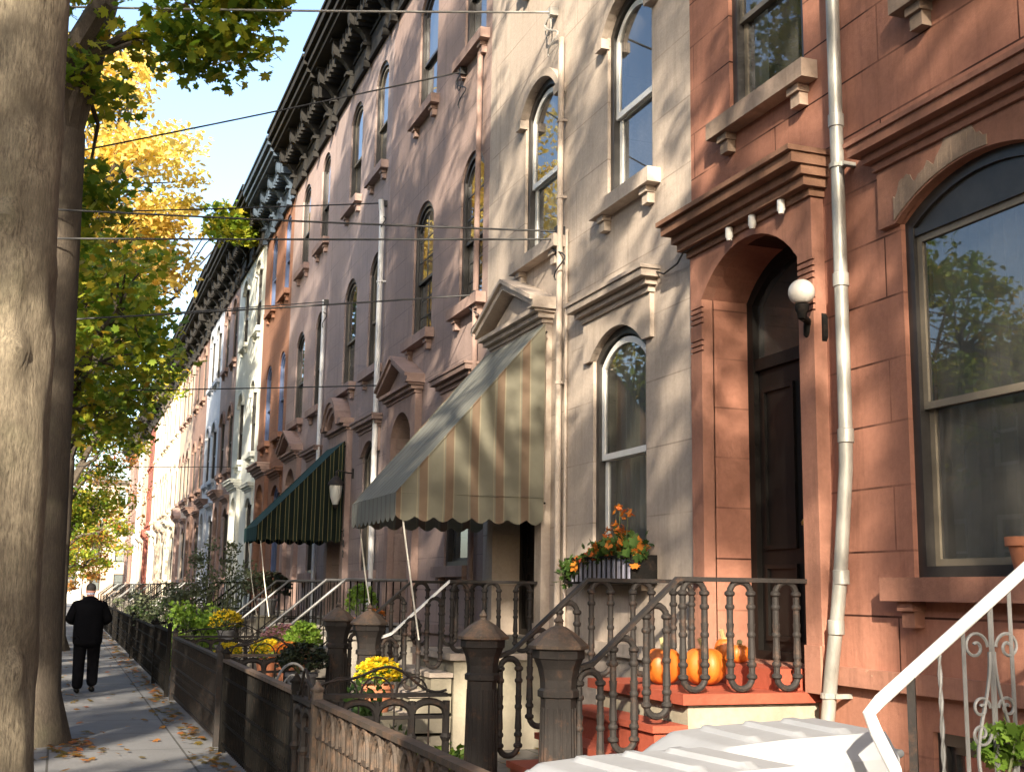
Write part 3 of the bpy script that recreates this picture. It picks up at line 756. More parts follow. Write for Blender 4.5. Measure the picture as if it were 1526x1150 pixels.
# end of the street: a pale building across it
def endhouse(x0, x1, y, label, wall, H=12.):
    W = x1-x0
    root = thing('end_building', label, 'building', (x1, y, 0), PI/2, 'buildings closing the street end')
    ops = []
    n = int(W/1.9)
    for fl in range(4):
        for i in range(n): ops.append(dict(yc=W*(i+.5)/n, w=1., z0=1.2+fl*2.9, zs=2.9+fl*2.9, rise=0))
    mb = MB(); facade(mb, W, -.2, H, ops, .2)
    mb.quad((0, 0, -.2), (8, 0, -.2), (8, 0, H), (0, 0, H)); mb.quad((0, W, -.2), (0, W, H), (8, W, H), (8, W, -.2)); mb.quad((0, 0, H), (8, 0, H), (8, W, H), (0, W, H))
    mb.build('wall', M[wall], root, recalc=False)
    for o in ops: window(root, o, 'frame_dark', None, wall, None, sill=False, curtain=False)
    stack(mb := MB(), .01, W-.01, [(.2, 0, H-.5, H-.3), (.4, 0, H-.299, H)]); mb.build('cornice', M['cornice_brown'], root)
endhouse(-14, -6, 133, 'pale cream building left of centre at the street end', 'cream')
endhouse(-5.9, 2., 133, 'white building closing the street at its end', 'white', 10.5)
endhouse(2.1, 9, 133, 'tan building at the right of the street end', 'tan', 12.5)
# houses across the road (seen only in the window reflections)
OC = ['brown', 'tan', 'mauve', 'brick', 'grey', 'rose']
for i in range(12):
    y = -30+i*8.2; W = 8.1
    root = thing('opposite_house', 'two-storey row house across the road, seen only as a reflection in the windows', 'house', (-13.5, y+W, 0), PI, 'row houses across the road')
    ops = [dict(yc=W*(k+.5)/4, w=1.05, z0=1.9+fl*3.3, zs=3.9+fl*3.3, rise=0) for fl in range(2) for k in range(4)]
    mb = MB(); facade(mb, W, -.2, 8.4, ops, .2)
    mb.quad((0, 0, -.2), (8, 0, -.2), (8, 0, 8.4), (0, 0, 8.4)); mb.quad((0, W, -.2), (0, W, 8.4), (8, W, 8.4), (8, W, -.2)); mb.quad((0, 0, 8.4), (8, 0, 8.4), (8, W, 8.4), (0, W, 8.4)); mb.quad((8, 0, -.2), (8, W, -.2), (8, W, 8.4), (8, 0, 8.4))
    mb.build('wall', M[OC[i % 6]], root, recalc=False)
    for o in ops: window(root, o, 'frame_white', None, 'grey_trim', None, sill=True, curtain=False)
    stack(mb := MB(), .01, W-.01, [(.2, 0, 7.8, 8.05), (.5, 0, 8.051, 8.35)]); mb.build('cornice', M['cornice_brown'], root)
# ------------------------------------------------------------------ stoops
def loop_mesh(h, w=.165, r=.023, mat='iron'):
    def mk():
        mb = MB(); a = w/2; pts = []
        n = 8
        for i in range(n+1): t = PI*i/n; pts.append((a*math.cos(t), 0, h-a+a*math.sin(t)))
        for i in range(n+1): t = PI + PI*i/n; pts.append((a*math.cos(t), 0, a+a*math.sin(t)))
        mb.tube(pts, r, 8, closed=True)
        for s in (-a, a):
            for z, R in ((h-a-.0, 1.55), (h-a-.09, 1.4), (h*.5, 1.3), (a+.08, 1.4), (a, 1.55)):
                mb.lathe([(r*.9, -.022), (r*R, -.008), (r*R, .008), (r*.9, .022)], (s, 0, z), 10)
            mb.lathe([(r*1.25, h-a-.2), (r*.95, h*.52)], (s, 0, 0), 8, cap=False); mb.lathe([(r*.95, h*.48), (r*1.25, a+.12)], (s, 0, 0), 8, cap=False)
        return mb.mesh('baluster', M[mat], smooth=True)
    return cached(('loop', round(h, 3), w, mat), mk)
def newel(parent, loc, h, mat='iron', capmat='iron_rust'):
    mb = MB(); n = 8; ro = PI/8
    mb.box(-.2, .2, -.2, .2, -loc[2], .16)
    mb.lathe([(.19, .16), (.19, .24), (.14, .27), (.126, .3), (.113, h*.66), (.132, h*.665), (.132, h*.69), (.116, h*.7), (.118, h*.735), (.132, h*.78), (.158, h*.82), (.168, h*.825), (.168, h*.86)], (0, 0, 0), n, ro)
    for k in range(8):
        a = 2*PI*k/8
        c, s = math.cos(a), math.sin(a)
        for off in (-.022, .022):
            p = [(.118*c - s*off, .118*s + c*off, .36), (.106*c - s*off, .106*s + c*off, h*.62)]
            mb.tube(p, .009, 6)
    o = mb.build('newel', M[mat], parent, loc)
    mb = MB().lathe([(.168, h*.86), (.198, h*.865), (.198, h*.878), (.11, h*.93), (.05, h*.955), (.028, h*.96), (.022, h*.972), (.034, h*.98), (.026, h*.99), (.012, h*1.0), (.004, h*1.01)], (0, 0, 0), n, ro)
    mb.build('newel_cap', M[capmat], o)
    return o
SG = 'stoops with iron railings'
def steps_mesh(parent, hw, stepmat, sidemat, nosemat, x0=-1.95, xl=-1.05, zl=1.0, n=4, sw=1.25):
    mb = MB(); mn = MB(); r = zl/(n+1); t = (xl-x0)/n
    for i in range(n):
        mb.box(x0+i*t, xl+.0, -hw+.03, hw-.03, i*r-.01, (i+1)*r-.045)
        mn.box(x0+i*t-.025, x0+(i+1)*t+.01, -hw, hw, (i+1)*r-.045, (i+1)*r)
    mb.build('steps', M[stepmat], parent); mn.build('treads', M[nosemat], parent)
    MB().box(xl+.03, 0, -hw+.04, hw-.04, -.01, zl-.07).build('landing_base', M[sidemat], parent)
    MB().box(xl-.03, .0, -hw-.01, hw+.01, zl-.07, zl).build('landing', M[nosemat], parent)
    MB().box(-.28, -.003, -sw/2, sw/2, zl+.001, 1.147).build('threshold', M[stepmat], parent)
def iron_stoop(label, yd, hw=.78, mat='iron', stepmat='stepred', sidemat='stone', nosemat='stepred', whiterail=False, railmat='iron'):
    root = thing('front_stoop', label, 'stoop', (5, yd, 0), 0, SG)
    steps_mesh(root, hw, stepmat, sidemat, nosemat)
    for s in (-1, 1):
        y = s*(hw-.02)
        newel(root, (-1.96, y, 0 if True else .1), 1.5, mat)
        zr = 1.755
        MB().box(-1.1, -.06, y-.035, y+.035, zr-.015, zr+.015).build('handrail', M[railmat], root)
        mb = MB()
        slope = [(-1.9, 1.13), (-1.72, 1.19), (-1.1, 1.74)]
        for p, q in zip(slope[:-1], slope[1:]):
            hw_ = .018 if (whiterail and s < 0) else .035
            mb.prism([(p[0], p[1]), (q[0], q[1]), (q[0], q[1]+.03), (p[0], p[1]+.03)], 'y', y-hw_, y+hw_)
        mb.build('handrail', M['white_metal'] if (whiterail and s < 0) else M[railmat], root)
        for k in range(3): link('baluster', loop_mesh(.72, mat=mat), root, (-.98+.36*k, y, 1.025))
        for k in range(3):
            x = -1.26-.24*k
            zt = 1.74 - (-1.1-x)*.887 - .02
            zb = 1.0 - .2*(k+1) + .035
            h = min(.72, zt-zb)
            link('baluster', loop_mesh(h, w=.15, mat=mat), root, (x, y, zt-h))
    return root
def thin_stoop(label, yd, hw=.75, railmat='silver', mat='iron_black', stepmat='greystone', scroll=False, x0=-1.95):
    root = thing('front_stoop', label, 'stoop', (5, yd, 0), 0, SG)
    steps_mesh(root, hw, stepmat, stepmat, stepmat, x0)
    for s in (-1, 1):
        y = s*(hw-.04)
        P = [(-.05, y, 1.8), (-1.05, y, 1.8), (x0-.05, y, 1.0)]
        MB().tube(P, .022, 8).build('handrail', M[railmat], root)
        mb = MB()
        for i in range(9): x = -.1-.11*i; mb.tube([(x, y, 1.0), (x, y, 1.79)], .009, 5)
        for i in range(8):
            x = -1.12-.115*i; zt = 1.8-(-1.05-x)*.84; mb.tube([(x, y, max(.0, zt-.85)), (x, y, zt)], .009, 5)
        mb.tube([(-.06, y, 1.12), (-1.05, y, 1.12), (x0, y, .33)], .012, 5)
        mb.tube([(x0-.03, y, 0), (x0-.03, y, 1.02)], .02, 6)
        mb.build('railing_bars', M[mat], root)
    return root
def scroll_pts(cx, cz, r0, turns, a0, sgn, n=26):
    return [(cx + r0*(1-.8*i/n)*math.cos(a0+sgn*2*PI*turns*i/n), 0, cz + r0*(1-.8*i/n)*math.sin(a0+sgn*2*PI*turns*i/n)) for i in range(n+1)]
red_stoop = iron_stoop('red painted stoop with rusty looped iron balusters and pumpkins on its landing', 8.2)
grey_stoop = iron_stoop('pale stone stoop under the beige awning with a white-wrapped sloping rail', 13.4, stepmat='stone', sidemat='stone', nosemat='grey_trim', whiterail=True)
thin_stoop('stoop with grey-painted rails just beyond the beige awning', 18.7)
thin_stoop('stoop under the dark green awning', 23.5)
thin_stoop('stoop of the rose house with black rails', 28.8, railmat='iron_black')
thin_stoop('stoop of the orange-brown house beside the white house', 33.6, railmat='iron_black')
thin_stoop('stoop of the white house', 39.1, railmat='silver')
thin_stoop('stoop of the dull mauve house beyond the white one', 43.7, railmat='silver')
thin_stoop('stoop of the pale blue-grey house', 48.3, railmat='iron_black')
for i, (a, b, wl, tr, lb) in enumerate(far):
    thin_stoop('far stoop of the ' + lb.split(',')[0], a+(b-a)*.72, railmat='silver' if i % 2 else 'iron_black')
# nearest stoop: white rail with twisted bars and scrolls
ws = thing('front_stoop', 'nearest stoop with a thick white handrail, twisted bars and scrollwork', 'stoop', (5, 3.3, 0), 0, SG)
steps_mesh(ws, .8, 'brown', 'brown', 'greystone')
for s in (1, -1):
    y = s*.78
    rail = [(-.05, y, 1.95), (-1.0, y, 1.95), (-1.99, y, 1.255), (-2.04, y, 1.21), (-2.01, y, 1.14), (-1.93, y, 1.0), (-1.92, y, .95)]
    MB().tube(rail, .026, 10).build('handrail', M['white_metal'], ws, smooth=True)
    zr = lambda x: 1.255 + (x+1.99)*.702 if x < -1. else 1.95
    MB().tube([(-1.84, y, 0), (-1.84, y, zr(-1.84))], .022, 4).build('post', M['iron'], ws)
    for k in range(14):
        x = -1.7+.12*k
        if x > -.05: break
        zb = max(.02, (x+1.95)*.89+.05) if x < -1.05 else 1.02
        if k in (2,): continue
        mb = MB()
        if k % 2 == 0:
            pts = []; n = 34
            for i in range(n+1): pts.append((x, y, zb+(zr(x)-zb)*i/n))
            for q in (0, PI):
                mb.tube([(p[0]+.005*math.cos(i*1.1+q), p[1]+.005*math.sin(i*1.1+q), p[2]) for i, p in enumerate(pts)], .006, 5)
        else: mb.tube([(x, y, zb), (x, y, zr(x))], .009, 6)
        mb.build('bar', M['silver'], ws)
    xs = -1.44; mb = MB()
    mb.tube([(xs, y, .5), (xs, y, zr(xs))], .012, 6)
    for q in (-1, 1):
        c = []
        for i in range(25):
            t = i/24; c.append((xs+q*(.012+.115*math.sin(t*PI)**1.0*(t**1.2)*1.25), y, 1.44-.62*t))
        mb.tube(c, .008, 5)
        for cz, r, a0 in ((1.46, .062, 0.), (1.22, .045, 0.), (1.12, .05, 0.), (.9, .05, 0.)):
            sp = scroll_pts(q*(r+.02), cz, r, 1.35, PI if q > 0 else 0, -q if cz > 1.2 else q)
            mb.tube([(xs+p[0], y, p[2]) for p in sp], .007, 5)
    mb.build('scrollwork', M['silver'], ws)
# ------------------------------------------------------------------ awnings
def awning(label, y0, y1, zwall, xf, zf, zv, mx, my, pole=True, tilt=.0):
    root = thing('striped_awning', label, 'awning', (5, (y0+y1)/2, 0), 0, 'awnings over the stoops')
    h = (y1-y0)/2; xw = -.13; X = xf-5
    n = 12; mb = MB()
    for j in range(24):
        for i in range(n):
            def P(a, b):
                t = a/n; u = b/24
                z = zwall + (zf-zwall)*t - .05*math.sin(PI*t)*math.sin(PI*u) - .018*abs(math.sin(3*PI*u))*math.sin(PI*t) + .006*math.sin(9*t+7*u)
                return (xw+(X-xw)*t, -h+2*h*u, z)
            mb.quad(P(i, j), P(i, j+1), P(i+1, j+1), P(i+1, j))
    mb.build('canopy', M[my], root, smooth=True, recalc=False)
    def scal(a, b, z, per=.2):
        m = max(2, round(abs(b-a)/per)); out = []
        for i in range(m):
            for k in range(6):
                t = k/6; out.append((a+(b-a)*(i+t)/m, z - .055*math.sin(PI*t)))
        return out + [(b, z)]
    rng = random.Random(int(y0*10))
    nx, nz = 66, 8
    ph = [rng.random()*6 for _ in range(6)]
    for s in (-1, 1):
        mb = MB()
        for i in range(nx+1):
            t = i/nx; x = X + (xw-X)*t; zt = zf + (zwall-zf)*t
            m = max(2, round(abs(xw-X)/.2)); zb = zv - .055*math.sin(PI*((t*m) % 1))
            for j in range(nz+1):
                u = j/nz; z = zb + (zt-zb)*u
                rip = (.02*math.sin(x*3.1+z*1.2+ph[0]) + .012*math.sin(x*7.3-z*2.1+ph[1]))*math.sin(PI*min(1, u*1.0))*math.sin(PI*t)**.5 + (.012*math.sin(x*11+ph[2]) if j == 0 else 0)
                mb.v.append((x, s*h+rip, z))
        for i in range(nx):
            for j in range(nz): q = i*(nz+1)+j; mb.f.append((q, q+1, q+nz+2, q+nz+1))
        mb.build('side_panel', M[mx], root, smooth=True, recalc=False)
        MB().tube([(xw, s*(h+.005), zwall), (X, s*(h+.005), zf)], .008, 5).tube([(X, s*(h+.005), zf), (xw, s*(h+.005), zf)], .004, 4).build('piping', M[mx], root)
    fr = [(-h, zf), (h, zf)] + scal(h, -h, zv)
    MB().prism([(p[0], p[1]) for p in fr], 'x', X-.008, X).build('valance', M[my], root)
    mb = MB()
    for s in (-1, 1):
        y = s*(h-.03); mb.tube([(xw+.03, y, zwall-.08), (X+.04, y, zf-.06)], .012, 6).tube([(X+.03, y, zf-.05), (xw+.03, y, zf-.05)], .012, 6)
    mb.tube([(X+.03, -h+.03, zf-.05), (X+.03, h-.03, zf-.05)], .012, 6)
    mb.build('awning_frame', M['iron_black'], root)
    if pole:
        for s in (-1, 1):
            MB().tube([(X+.06, s*(h-.04), zf-.1), (X+.18, s*(h-.02), 1.8), (X+.3, s*(h-.05), 1.15)], .009, 6).build('support_pole', M['rope'], root)
    return root
awning('beige striped canvas awning over the grey house steps', 12.38, 14.42, 4.6, 3.22, 2.66, 2.42, 'awn_x', 'awn_y')
awning('dark green awning with thin yellow stripes further down the row', 22.68, 24.3, 4.42, 3.3, 2.78, 2.56, 'gawn_x', 'gawn_y')
# ------------------------------------------------------------------ wall fittings
lamp = thing('wall_lamp', 'frosted globe lamp on a black bracket beside the dark red-brown doorway', 'lamp', (5, 7.33, 3.54), 0)
mb = MB().prism([(-.11, -.07), (-.11, .07), (-.085, .11), (.085, .11), (.11, .07), (.11, -.07), (.085, -.11), (-.085, -.11)][::-1], 'x', -.04, -.0)
mb.prism([(p[0]*.6, p[1]*.6) for p in [(-.11, -.07), (-.11, .07), (-.085, .11), (.085, .11), (.11, .07), (.11, -.07), (.085, -.11), (-.085, -.11)][::-1]], 'x', -.06, -.041)
mb.build('back_plate', M['iron_black'], lamp)
MB().tube([(-.05, 0, -.05), (-.09, 0, -.03), (-.11, -.02, .02), (-.13, -.05, .045), (-.24, -.15, .04)], [.045, .04, .03, .026, .026], 10).lathe([(.03, 0), (.035, .04), (.046, .06), (.05, .085), (.05, .1)], (-.24, -.15, .03), 16).build('bracket_arm', M['iron_black'], lamp, smooth=True)
MB().lathe([(.0+.094*math.sin(a), -.094*math.cos(a)) for a in [PI*.17+PI*.83*i/16 for i in range(17)]], (-.24, -.15, .22), 24).build('globe', M['globe'], lamp, smooth=True)
lan = thing('wall_lantern', 'small lantern with a cloudy glass beside the dark green awning', 'lamp', (5, 22.45, 3.2), 0)
MB().lathe([(.05, 0), (.1, .14), (.12, .32), (.115, .36)], (-.32, 0, 0), 12).build('lantern_glass', M['lampglass'], lan, smooth=True)
MB().lathe([(.16, .36), (.14, .42), (.07, .5), (.03, .53), (.02, .58), (.03, .6), (.004, .63)], (-.32, 0, 0), 12).tube([(-.32, 0, .58), (-.3, 0, .64), (-.1, 0, .6), (-.0, 0, .6)], .015, 6).lathe([(.02, -.06), (.055, 0)], (-.32, 0, 0), 10).box(-.02, 0, -.05, .05, .5, .68).build('lantern_frame', M['iron'], lan, smooth=True)
# festoon of little white lamps under the red door hood
fl = thing('festoon_lights', 'cord with small white lamp holders under the red-brown door hood', 'lights', (5, 8.3, 4.58), 0)
MB().tube([(-.15, -1.0, .0), (-.16, -.5, -.015), (-.16, 0, .0), (-.16, .45, -.015), (-.15, .8, -.02), (-.1, 1.0, -.06), (-.03, 1.4, -.05), (-.03, 1.8, .1)], .009, 6).build('cord', M['cable'], fl)
for y, r in ((-.76, .02), (-.35, -.02), (.0, .03)):
    MB().lathe([(.008, .0), (.016, -.015), (.03, -.025), (.032, -.1), (.024, -.115), (.022, -.13)], (-.16, y, 0), 10).tube([(-.16, y, .0), (-.13, y+.03, .05)], .006, 5).tube([(-.16, y, .0), (-.19, y-.02, .05)], .006, 5).build('lamp_holder', M['frame_white'], fl, smooth=True)
num = bpy.data.curves.new('house_number', 'FONT'); num.body = '1\n8\n2'; num.size = .2; num.space_line = .95; num.extrude = .006; num.align_x = 'CENTER'
no = bpy.data.objects.new('tmp', num); COL.objects.link(no)
me = bpy.data.meshes.new_from_object(no.evaluated_get(bpy.context.evaluated_depsgraph_get())); bpy.data.objects.remove(no)
me.materials.append(M['sign']); nb = link('house_number', me, None, (4.885, 22.58, 2.62), (PI/2, 0, -PI/2))
tag(nb, 'dark upright house number on the pilaster below the green awning end', 'house number')
# ------------------------------------------------------------------ yard fences
FG = 'iron fences in front of the yards'
def fence(label, p0, p1, mat, style='dense', h=.93, posts=(True, True), name='iron_fence', cat='fence', group=FG, capmat=None):
    p0 = Vector((*p0, 0)); p1 = Vector((*p1, 0)); d = p1-p0; Ln = d.length
    root = thing(name, label, cat, p0, math.atan2(d.y, d.x), group)
    capmat = capmat or mat
    MB().box(0, Ln, -.035, .035, h-.03, h).build('top_rail', M[capmat], root)
    mb = MB()
    for z in ((.1, .3, .5, .74) if style == 'dense' else (.1, .34, .7)): mb.box(0, Ln, -.012, .012, z-.014, z+.014)
    mb.build('rail', M[mat], root)
    mb = MB()
    if style == 'dense':
        sp = .105; n = int(Ln/sp)
        for i in range(n):
            x = (i+.5)*Ln/n; mb.box(x-.008, x+.008, -.012, .012, .06, h-.03)
            if i % 2 == 0 and i+2 < n:
                A = [(x+sp+sp*math.cos(PI*k/6), 0, h-.12+sp*math.sin(PI*k/6)) for k in range(7)]
                mb.tube(A, .008, 4, cap=False)
            mb.box(x-.02, x+.02, -.016, .016, .38, .42) 
    elif style == 'hoop':
        sp = .15; n = int(Ln/sp); sp = Ln/n
        for i in range(n+1):
            x = i*sp
            mb.tube([(x, 0, .08), (x, 0, h-.02)], .011, 5, cap=False)
            if i < n:
                A = [(x+sp/2-sp*.62*math.cos(PI*k/8), .012*(i % 2*2-1), h-.2+.15*math.sin(PI*k/8)) for k in range(9)]
                mb.tube([(A[0][0], A[0][1], .7)]+A+[(A[-1][0], A[-1][1], .7)], .017, 6, cap=False)
                xx = x+sp*.5; mb.box(xx-.008, xx+.008, -.008, .008, .34, .7)
                B = [(x+sp/2+sp*.45*math.cos(2*PI*k/10), 0, .22+.1*math.sin(2*PI*k/10)) for k in range(10)]
                mb.tube(B, .009, 4, closed=True)
            if i < n: mb.tube([(x, 0, .36), (x+sp, .0, .68)], .007, 4, cap=False); mb.tube([(x, 0.004, .68), (x+sp, .004, .36)], .007, 4, cap=False)
    elif style == 'arch':
        sp = .235; n = max(2, int(Ln/sp)); sp = Ln/n
        for i in range(n+1):
            x = i*sp; mb.tube([(x, 0, .03), (x, 0, h-.06)], .03, 6)
            mb.lathe([(.03, -.03), (.046, 0), (.03, .03)], (x, 0, .55), 8)
            if i < n:
                A = [(x+sp/2-(sp/2-.005)*math.cos(PI*k/8), 0, h-.15+.085*math.sin(PI*k/8)) for k in range(9)]
                mb.tube(A, .028, 6, cap=False)
                mb.tube([(x+sp/2, 0, .05), (x+sp/2, 0, h)], .007, 5)
                B = [(x+sp-.12*math.cos(PI*k/10), .01*(i % 2), h+.12*math.sin(PI*k/10)) for k in range(11)]
                if i < n-1: mb.tube(B, .008, 5, cap=False)
        S = [(Ln*t, 0, h+.02+.16*math.sin(PI*t)**2+.03*math.sin(4*PI*t)) for t in [k/24 for k in range(25)]]
        mb.tube(S, .011, 5)
    mb.build('panel', M[mat], root)
    for e, x in zip(posts, (0, Ln)):
        if e: MB().box(x-.032, x+.032, -.032, .032, -.0, h+.05).lathe([(.045, 0), (.05, .015), (.03, .03), (.004, .075)], (x, 0, h+.05), 8).build('post', M[mat], root)
    return root
FX = 1.66
fence('rusty brown hooped iron fence nearest the camera beside the bins', (FX, 2.4), (FX, 8.3), 'iron_rust', 'hoop', posts=(True, True))
fence('narrow iron gate between the rusty near fence and the long black fence', (FX, 8.38), (FX, 9.02), 'iron', 'arch', h=.9, posts=(False, False), name='iron_gate', cat='gate', group='iron gates')
fence('long dark iron fence in front of the pale grey house', (FX, 9.08), (FX, 13.1), 'iron_black', 'dense', capmat='iron_rust')
fence('dull grey iron fence past the narrow gap, in front of the brown-mauve house', (FX, 13.6), (FX, 19.2), 'iron', 'dense', capmat='iron')
fence('black iron gate standing in front of the pink-grey house', (FX-.03, 19.8), (FX-.03, 22.6), 'iron_black', 'dense', h=1.0, name='iron_gate', cat='gate', group='iron gates')
fence('black iron fence in front of the green-awning and rose houses', (FX, 22.8), (FX, 30.2), 'iron_black', 'dense', h=.95)
fence('black iron fence in front of the orange-brown and white houses', (FX, 30.6), (FX, 40.6), 'iron_black', 'dense', h=.95)
fence('black iron fence far along, from the mauve house onwards', (FX, 41), (FX, 61), 'iron_black', 'dense', h=.95)
fence('black iron fence farthest along the sunlit cream houses', (FX, 62), (FX, 100), 'iron_black', 'dense', h=.95)
fence('dark arched iron divider between the red-brown and grey yards', (FX+.1, 9.28), (2.86, 9.28), 'iron', 'arch', h=.88, group='iron dividers between yards', posts=(True, False))
fence('dark arched iron divider between the grey and brown-mauve yards', (FX+.1, 14.6), (2.8, 14.6), 'iron', 'arch', h=.9, group='iron dividers between yards', posts=(True, False), capmat='iron_rust')
fence('iron divider between the brown-mauve and pink-grey yards', (FX+.1, 20.2), (3.4, 20.2), 'iron', 'arch', h=.9, group='iron dividers between yards')
fence('iron divider between the pink-grey and rose yards', (FX+.1, 25.4), (3.4, 25.4), 'iron_black', 'arch', h=.9, group='iron dividers between yards')
fence('iron divider between the rose and orange-brown yards', (FX+.1, 30.4), (3.4, 30.4), 'iron_black', 'arch', h=.9, group='iron dividers between yards')
# ------------------------------------------------------------------ plants
PG = 'potted plants in the yards'
def pot(root, r, h, mat, z=0):
    p = MB().lathe([(r*.7, 0), (r*.98, h*.86), (r*1.1, h*.87), (r*1.1, h), (r*.95, h), (r*.9, h*.9), (.001, h*.88)], (0, 0, z), 20, cap=True).build('pot', M[mat], root, smooth=True)
    return p
def blob(rng, c, r, n, up=.0):
    g = rng.normal(size=(n, 3)); g /= np.linalg.norm(g, axis=1)[:, None]
    g[:, 2] = np.where(g[:, 2] < -.3, -g[:, 2], g[:, 2])
    return np.array(c) + g*np.array(r)*(.55+.45*rng.random(n)[:, None]**.5)
def potted(label, loc, pr, ph, pm, r, foliage, nleaf, ls, flower=None, nf=0, fs=.05, seed=1, name='potted_plant', cat='plant', hz=1., stand=0., group=PG):
    rng = np.random.default_rng(seed)
    root = thing(name, label, cat, loc, 0, group)
    if stand: MB().box(-pr*.9, pr*.9, -pr*.9, pr*.9, -.0, stand-.03).box(-pr*1.15, pr*1.15, -pr*1.15, pr*1.15, stand-.03, stand).build('plinth', M['stone'], root)
    pot(root, pr, ph, pm, stand)
    zc = stand+ph+r*hz*.45
    P = blob(rng, (0, 0, zc), (r, r, r*hz), nleaf)
    mb = MB()
    for k in range(7):
        q = P[k*5]; mb.tube([(0, 0, stand+ph*.85), (q[0]*.4, q[1]*.4, (zc+stand+ph)/2), tuple(q)], .006, 4)
    mb.build('stems', M['stem'], root)
    link('foliage', leaves_mesh('foliage', P, ls, M[foliage], OVAL, rng, .3), root)
    if flower:
        F = blob(rng, (0, 0, zc+r*.06), (r*1.05, r*1.05, r*hz*1.05), nf*3); F = F[F[:, 2] > zc-r*.1][:nf]
        FF = np.repeat(F, 5, axis=0) + rng.normal(size=(len(F)*5, 3))*fs*.2
        link('blossoms', leaves_mesh('blossoms', FF, fs, M[flower], OVAL, rng, 1.2), root)
    return root
def bush(label, loc, r, hz, foliage, n, ls, seed=3, name='shrub', cat='shrub', shape=OVAL, trunk=.0, group='shrubs in the yards', nc=24):
    rng = np.random.default_rng(seed); root = thing(name, label, cat, loc, 0, group)
    P, cents = crown_points(rng, (0, 0, trunk+r*hz*.9), (r, r, r*hz), nc, n, cr=(r*.25, r*.5), flat=.8)
    mb = MB()
    for q in cents: wobble_tube(mb, (0, 0, -.02), q, .018, .004, rng, n=5, seg=4)
    mb.build('stems', M['stem'], root)
    P = P[P[:, 2] > .02]
    link('foliage', leaves_mesh('foliage', P, ls, M[foliage], shape, rng, .2), root)
    return root
mums = [('yellow chrysanthemum in a grey pot by the far black gate', (2.62, 20.9, 0), 'fl_yellow', .28, .72, 'greypot'),
        ('pink chrysanthemum on a plinth in the brown-mauve yard', (2.9, 17.2, 0), 'fl_pink', .27, .62, 'terracotta'),
        ('pale yellow chrysanthemum just left of the pink one', (2.62, 16.6, 0), 'fl_yellow', .22, .5, 'terracotta'),
        ('orange chrysanthemum on a low plinth right of the yellow one', (2.78, 16.0, 0), 'fl_orange', .2, .5, 'terracotta'),
        ('big bright yellow chrysanthemum in a terracotta pot behind the iron newel', (2.82, 11.3, 0), 'fl_yellow', .21, .55, 'terracotta'),
        ('small yellow chrysanthemum low beside the far divider', (2.5, 19.5, 0), 'fl_yellow', .2, .35, 'greypot')]
for i, (lb, lc, fm, r, st, pm) in enumerate(mums):
    potted(lb, lc, .14, .24, pm, r, 'shrub_light' if i != 0 else 'shrub', 420, .05, fm, 260, .045, seed=20+i, name='chrysanthemum', cat='flowers', hz=.75, stand=st, group='potted chrysanthemums')
potted('dark rounded shrub in a pot beside the second stoop newel', (2.62, 14.05, 0), .17, .3, 'greypot', .3, 'shrub_dark', 900, .06, seed=31, stand=.42, hz=.8)
potted('tall light green plant right of the pink chrysanthemum', (3.05, 16.4, 0), .13, .25, 'terracotta', .26, 'shrub_light', 600, .07, seed=32, stand=.5, hz=1.3)
potted('light green plant on the landing by the green awning', (3.4, 18.0, .0), .13, .25, 'terracotta', .24, 'shrub_light', 500, .07, seed=36, stand=.55, hz=1.1)
potted('dark red-leaved plant under the green awning', (4.1, 26.2, .0), .2, .35, 'greypot', .5, 'shrub_dark', 900, .09, 'fl_orange', 5, .05, seed=33, stand=1.1, hz=.8)
potted('small orange flowers on the landing beyond the beige awning', (4.4, 17.95, 1.0), .1, .18, 'terracotta', .14, 'shrub', 160, .05, 'fl_orange', 60, .05, seed=34, group='landing flowers')
potted('leafy green plant on the landing beside the brown-mauve doorway', (4.5, 19.3, 1.0), .12, .22, 'terracotta', .26, 'shrub_light', 400, .08, seed=35, hz=1.4)
bush('dark green leafy shrub behind the long black fence', (2.35, 10.3, 0), .42, 1.0, 'shrub', 1500, .075, seed=40)
bush('low light green clump behind the arched divider', (2.95, 10.0, 0), .3, .8, 'shrub_light', 900, .075, seed=41)
bush('small light green clump in front of the far newel', (3.2, 9.7, 0), .2, 1.1, 'shrub_light', 500, .06, seed=47)
bush('tall green shrub beyond the black gate', (2.5, 24.6, 0), .62, 1.25, 'shrub_light', 2400, .09, seed=42)
bush('rounded grey-green shrub behind the tall green one', (2.5, 29.0, 0), .75, 1.2, 'shrub_grey', 2600, .09, seed=43)
bush('airy grey-green sapling in the rose yard', (3.3, 27.6, 0), .75, 1.2, 'shrub_grey', 1600, .08, seed=44, trunk=.9, name='sapling', cat='sapling')
bush('green shrub in front of the white house', (2.7, 37.5, 0), .7, 1.1, 'shrub', 1500, .1, seed=45)
bush('dark shrub in front of the dull mauve house', (2.6, 44, 0), .8, 1.1, 'shrub_grey', 1500, .1, seed=46)
bush('yellow-green leafy plant climbing the white-railed stoop', (3.62, 4.0, 0), .27, 2.2, 'shrub_light', 1100, .055, seed=48, nc=14, shape=MAPLE)
t = thing('flower_pot', 'terracotta flower pot on the sill of the large red-brown window', 'pot', (4.93, 5.33, 1.776), 0)
MB().lathe([(.07, 0), (.1, .16), (.118, .161), (.12, .21), (.1, .21), (.09, .18), (.001, .17)], (0, 0, 0), 20).build('pot_body', M['terracotta'], t, smooth=True)
MB().lathe([(.001, .0), (.09, .004), (.02, .03)], (0, 0, .171), 12).build('earth', M['soil'], t)
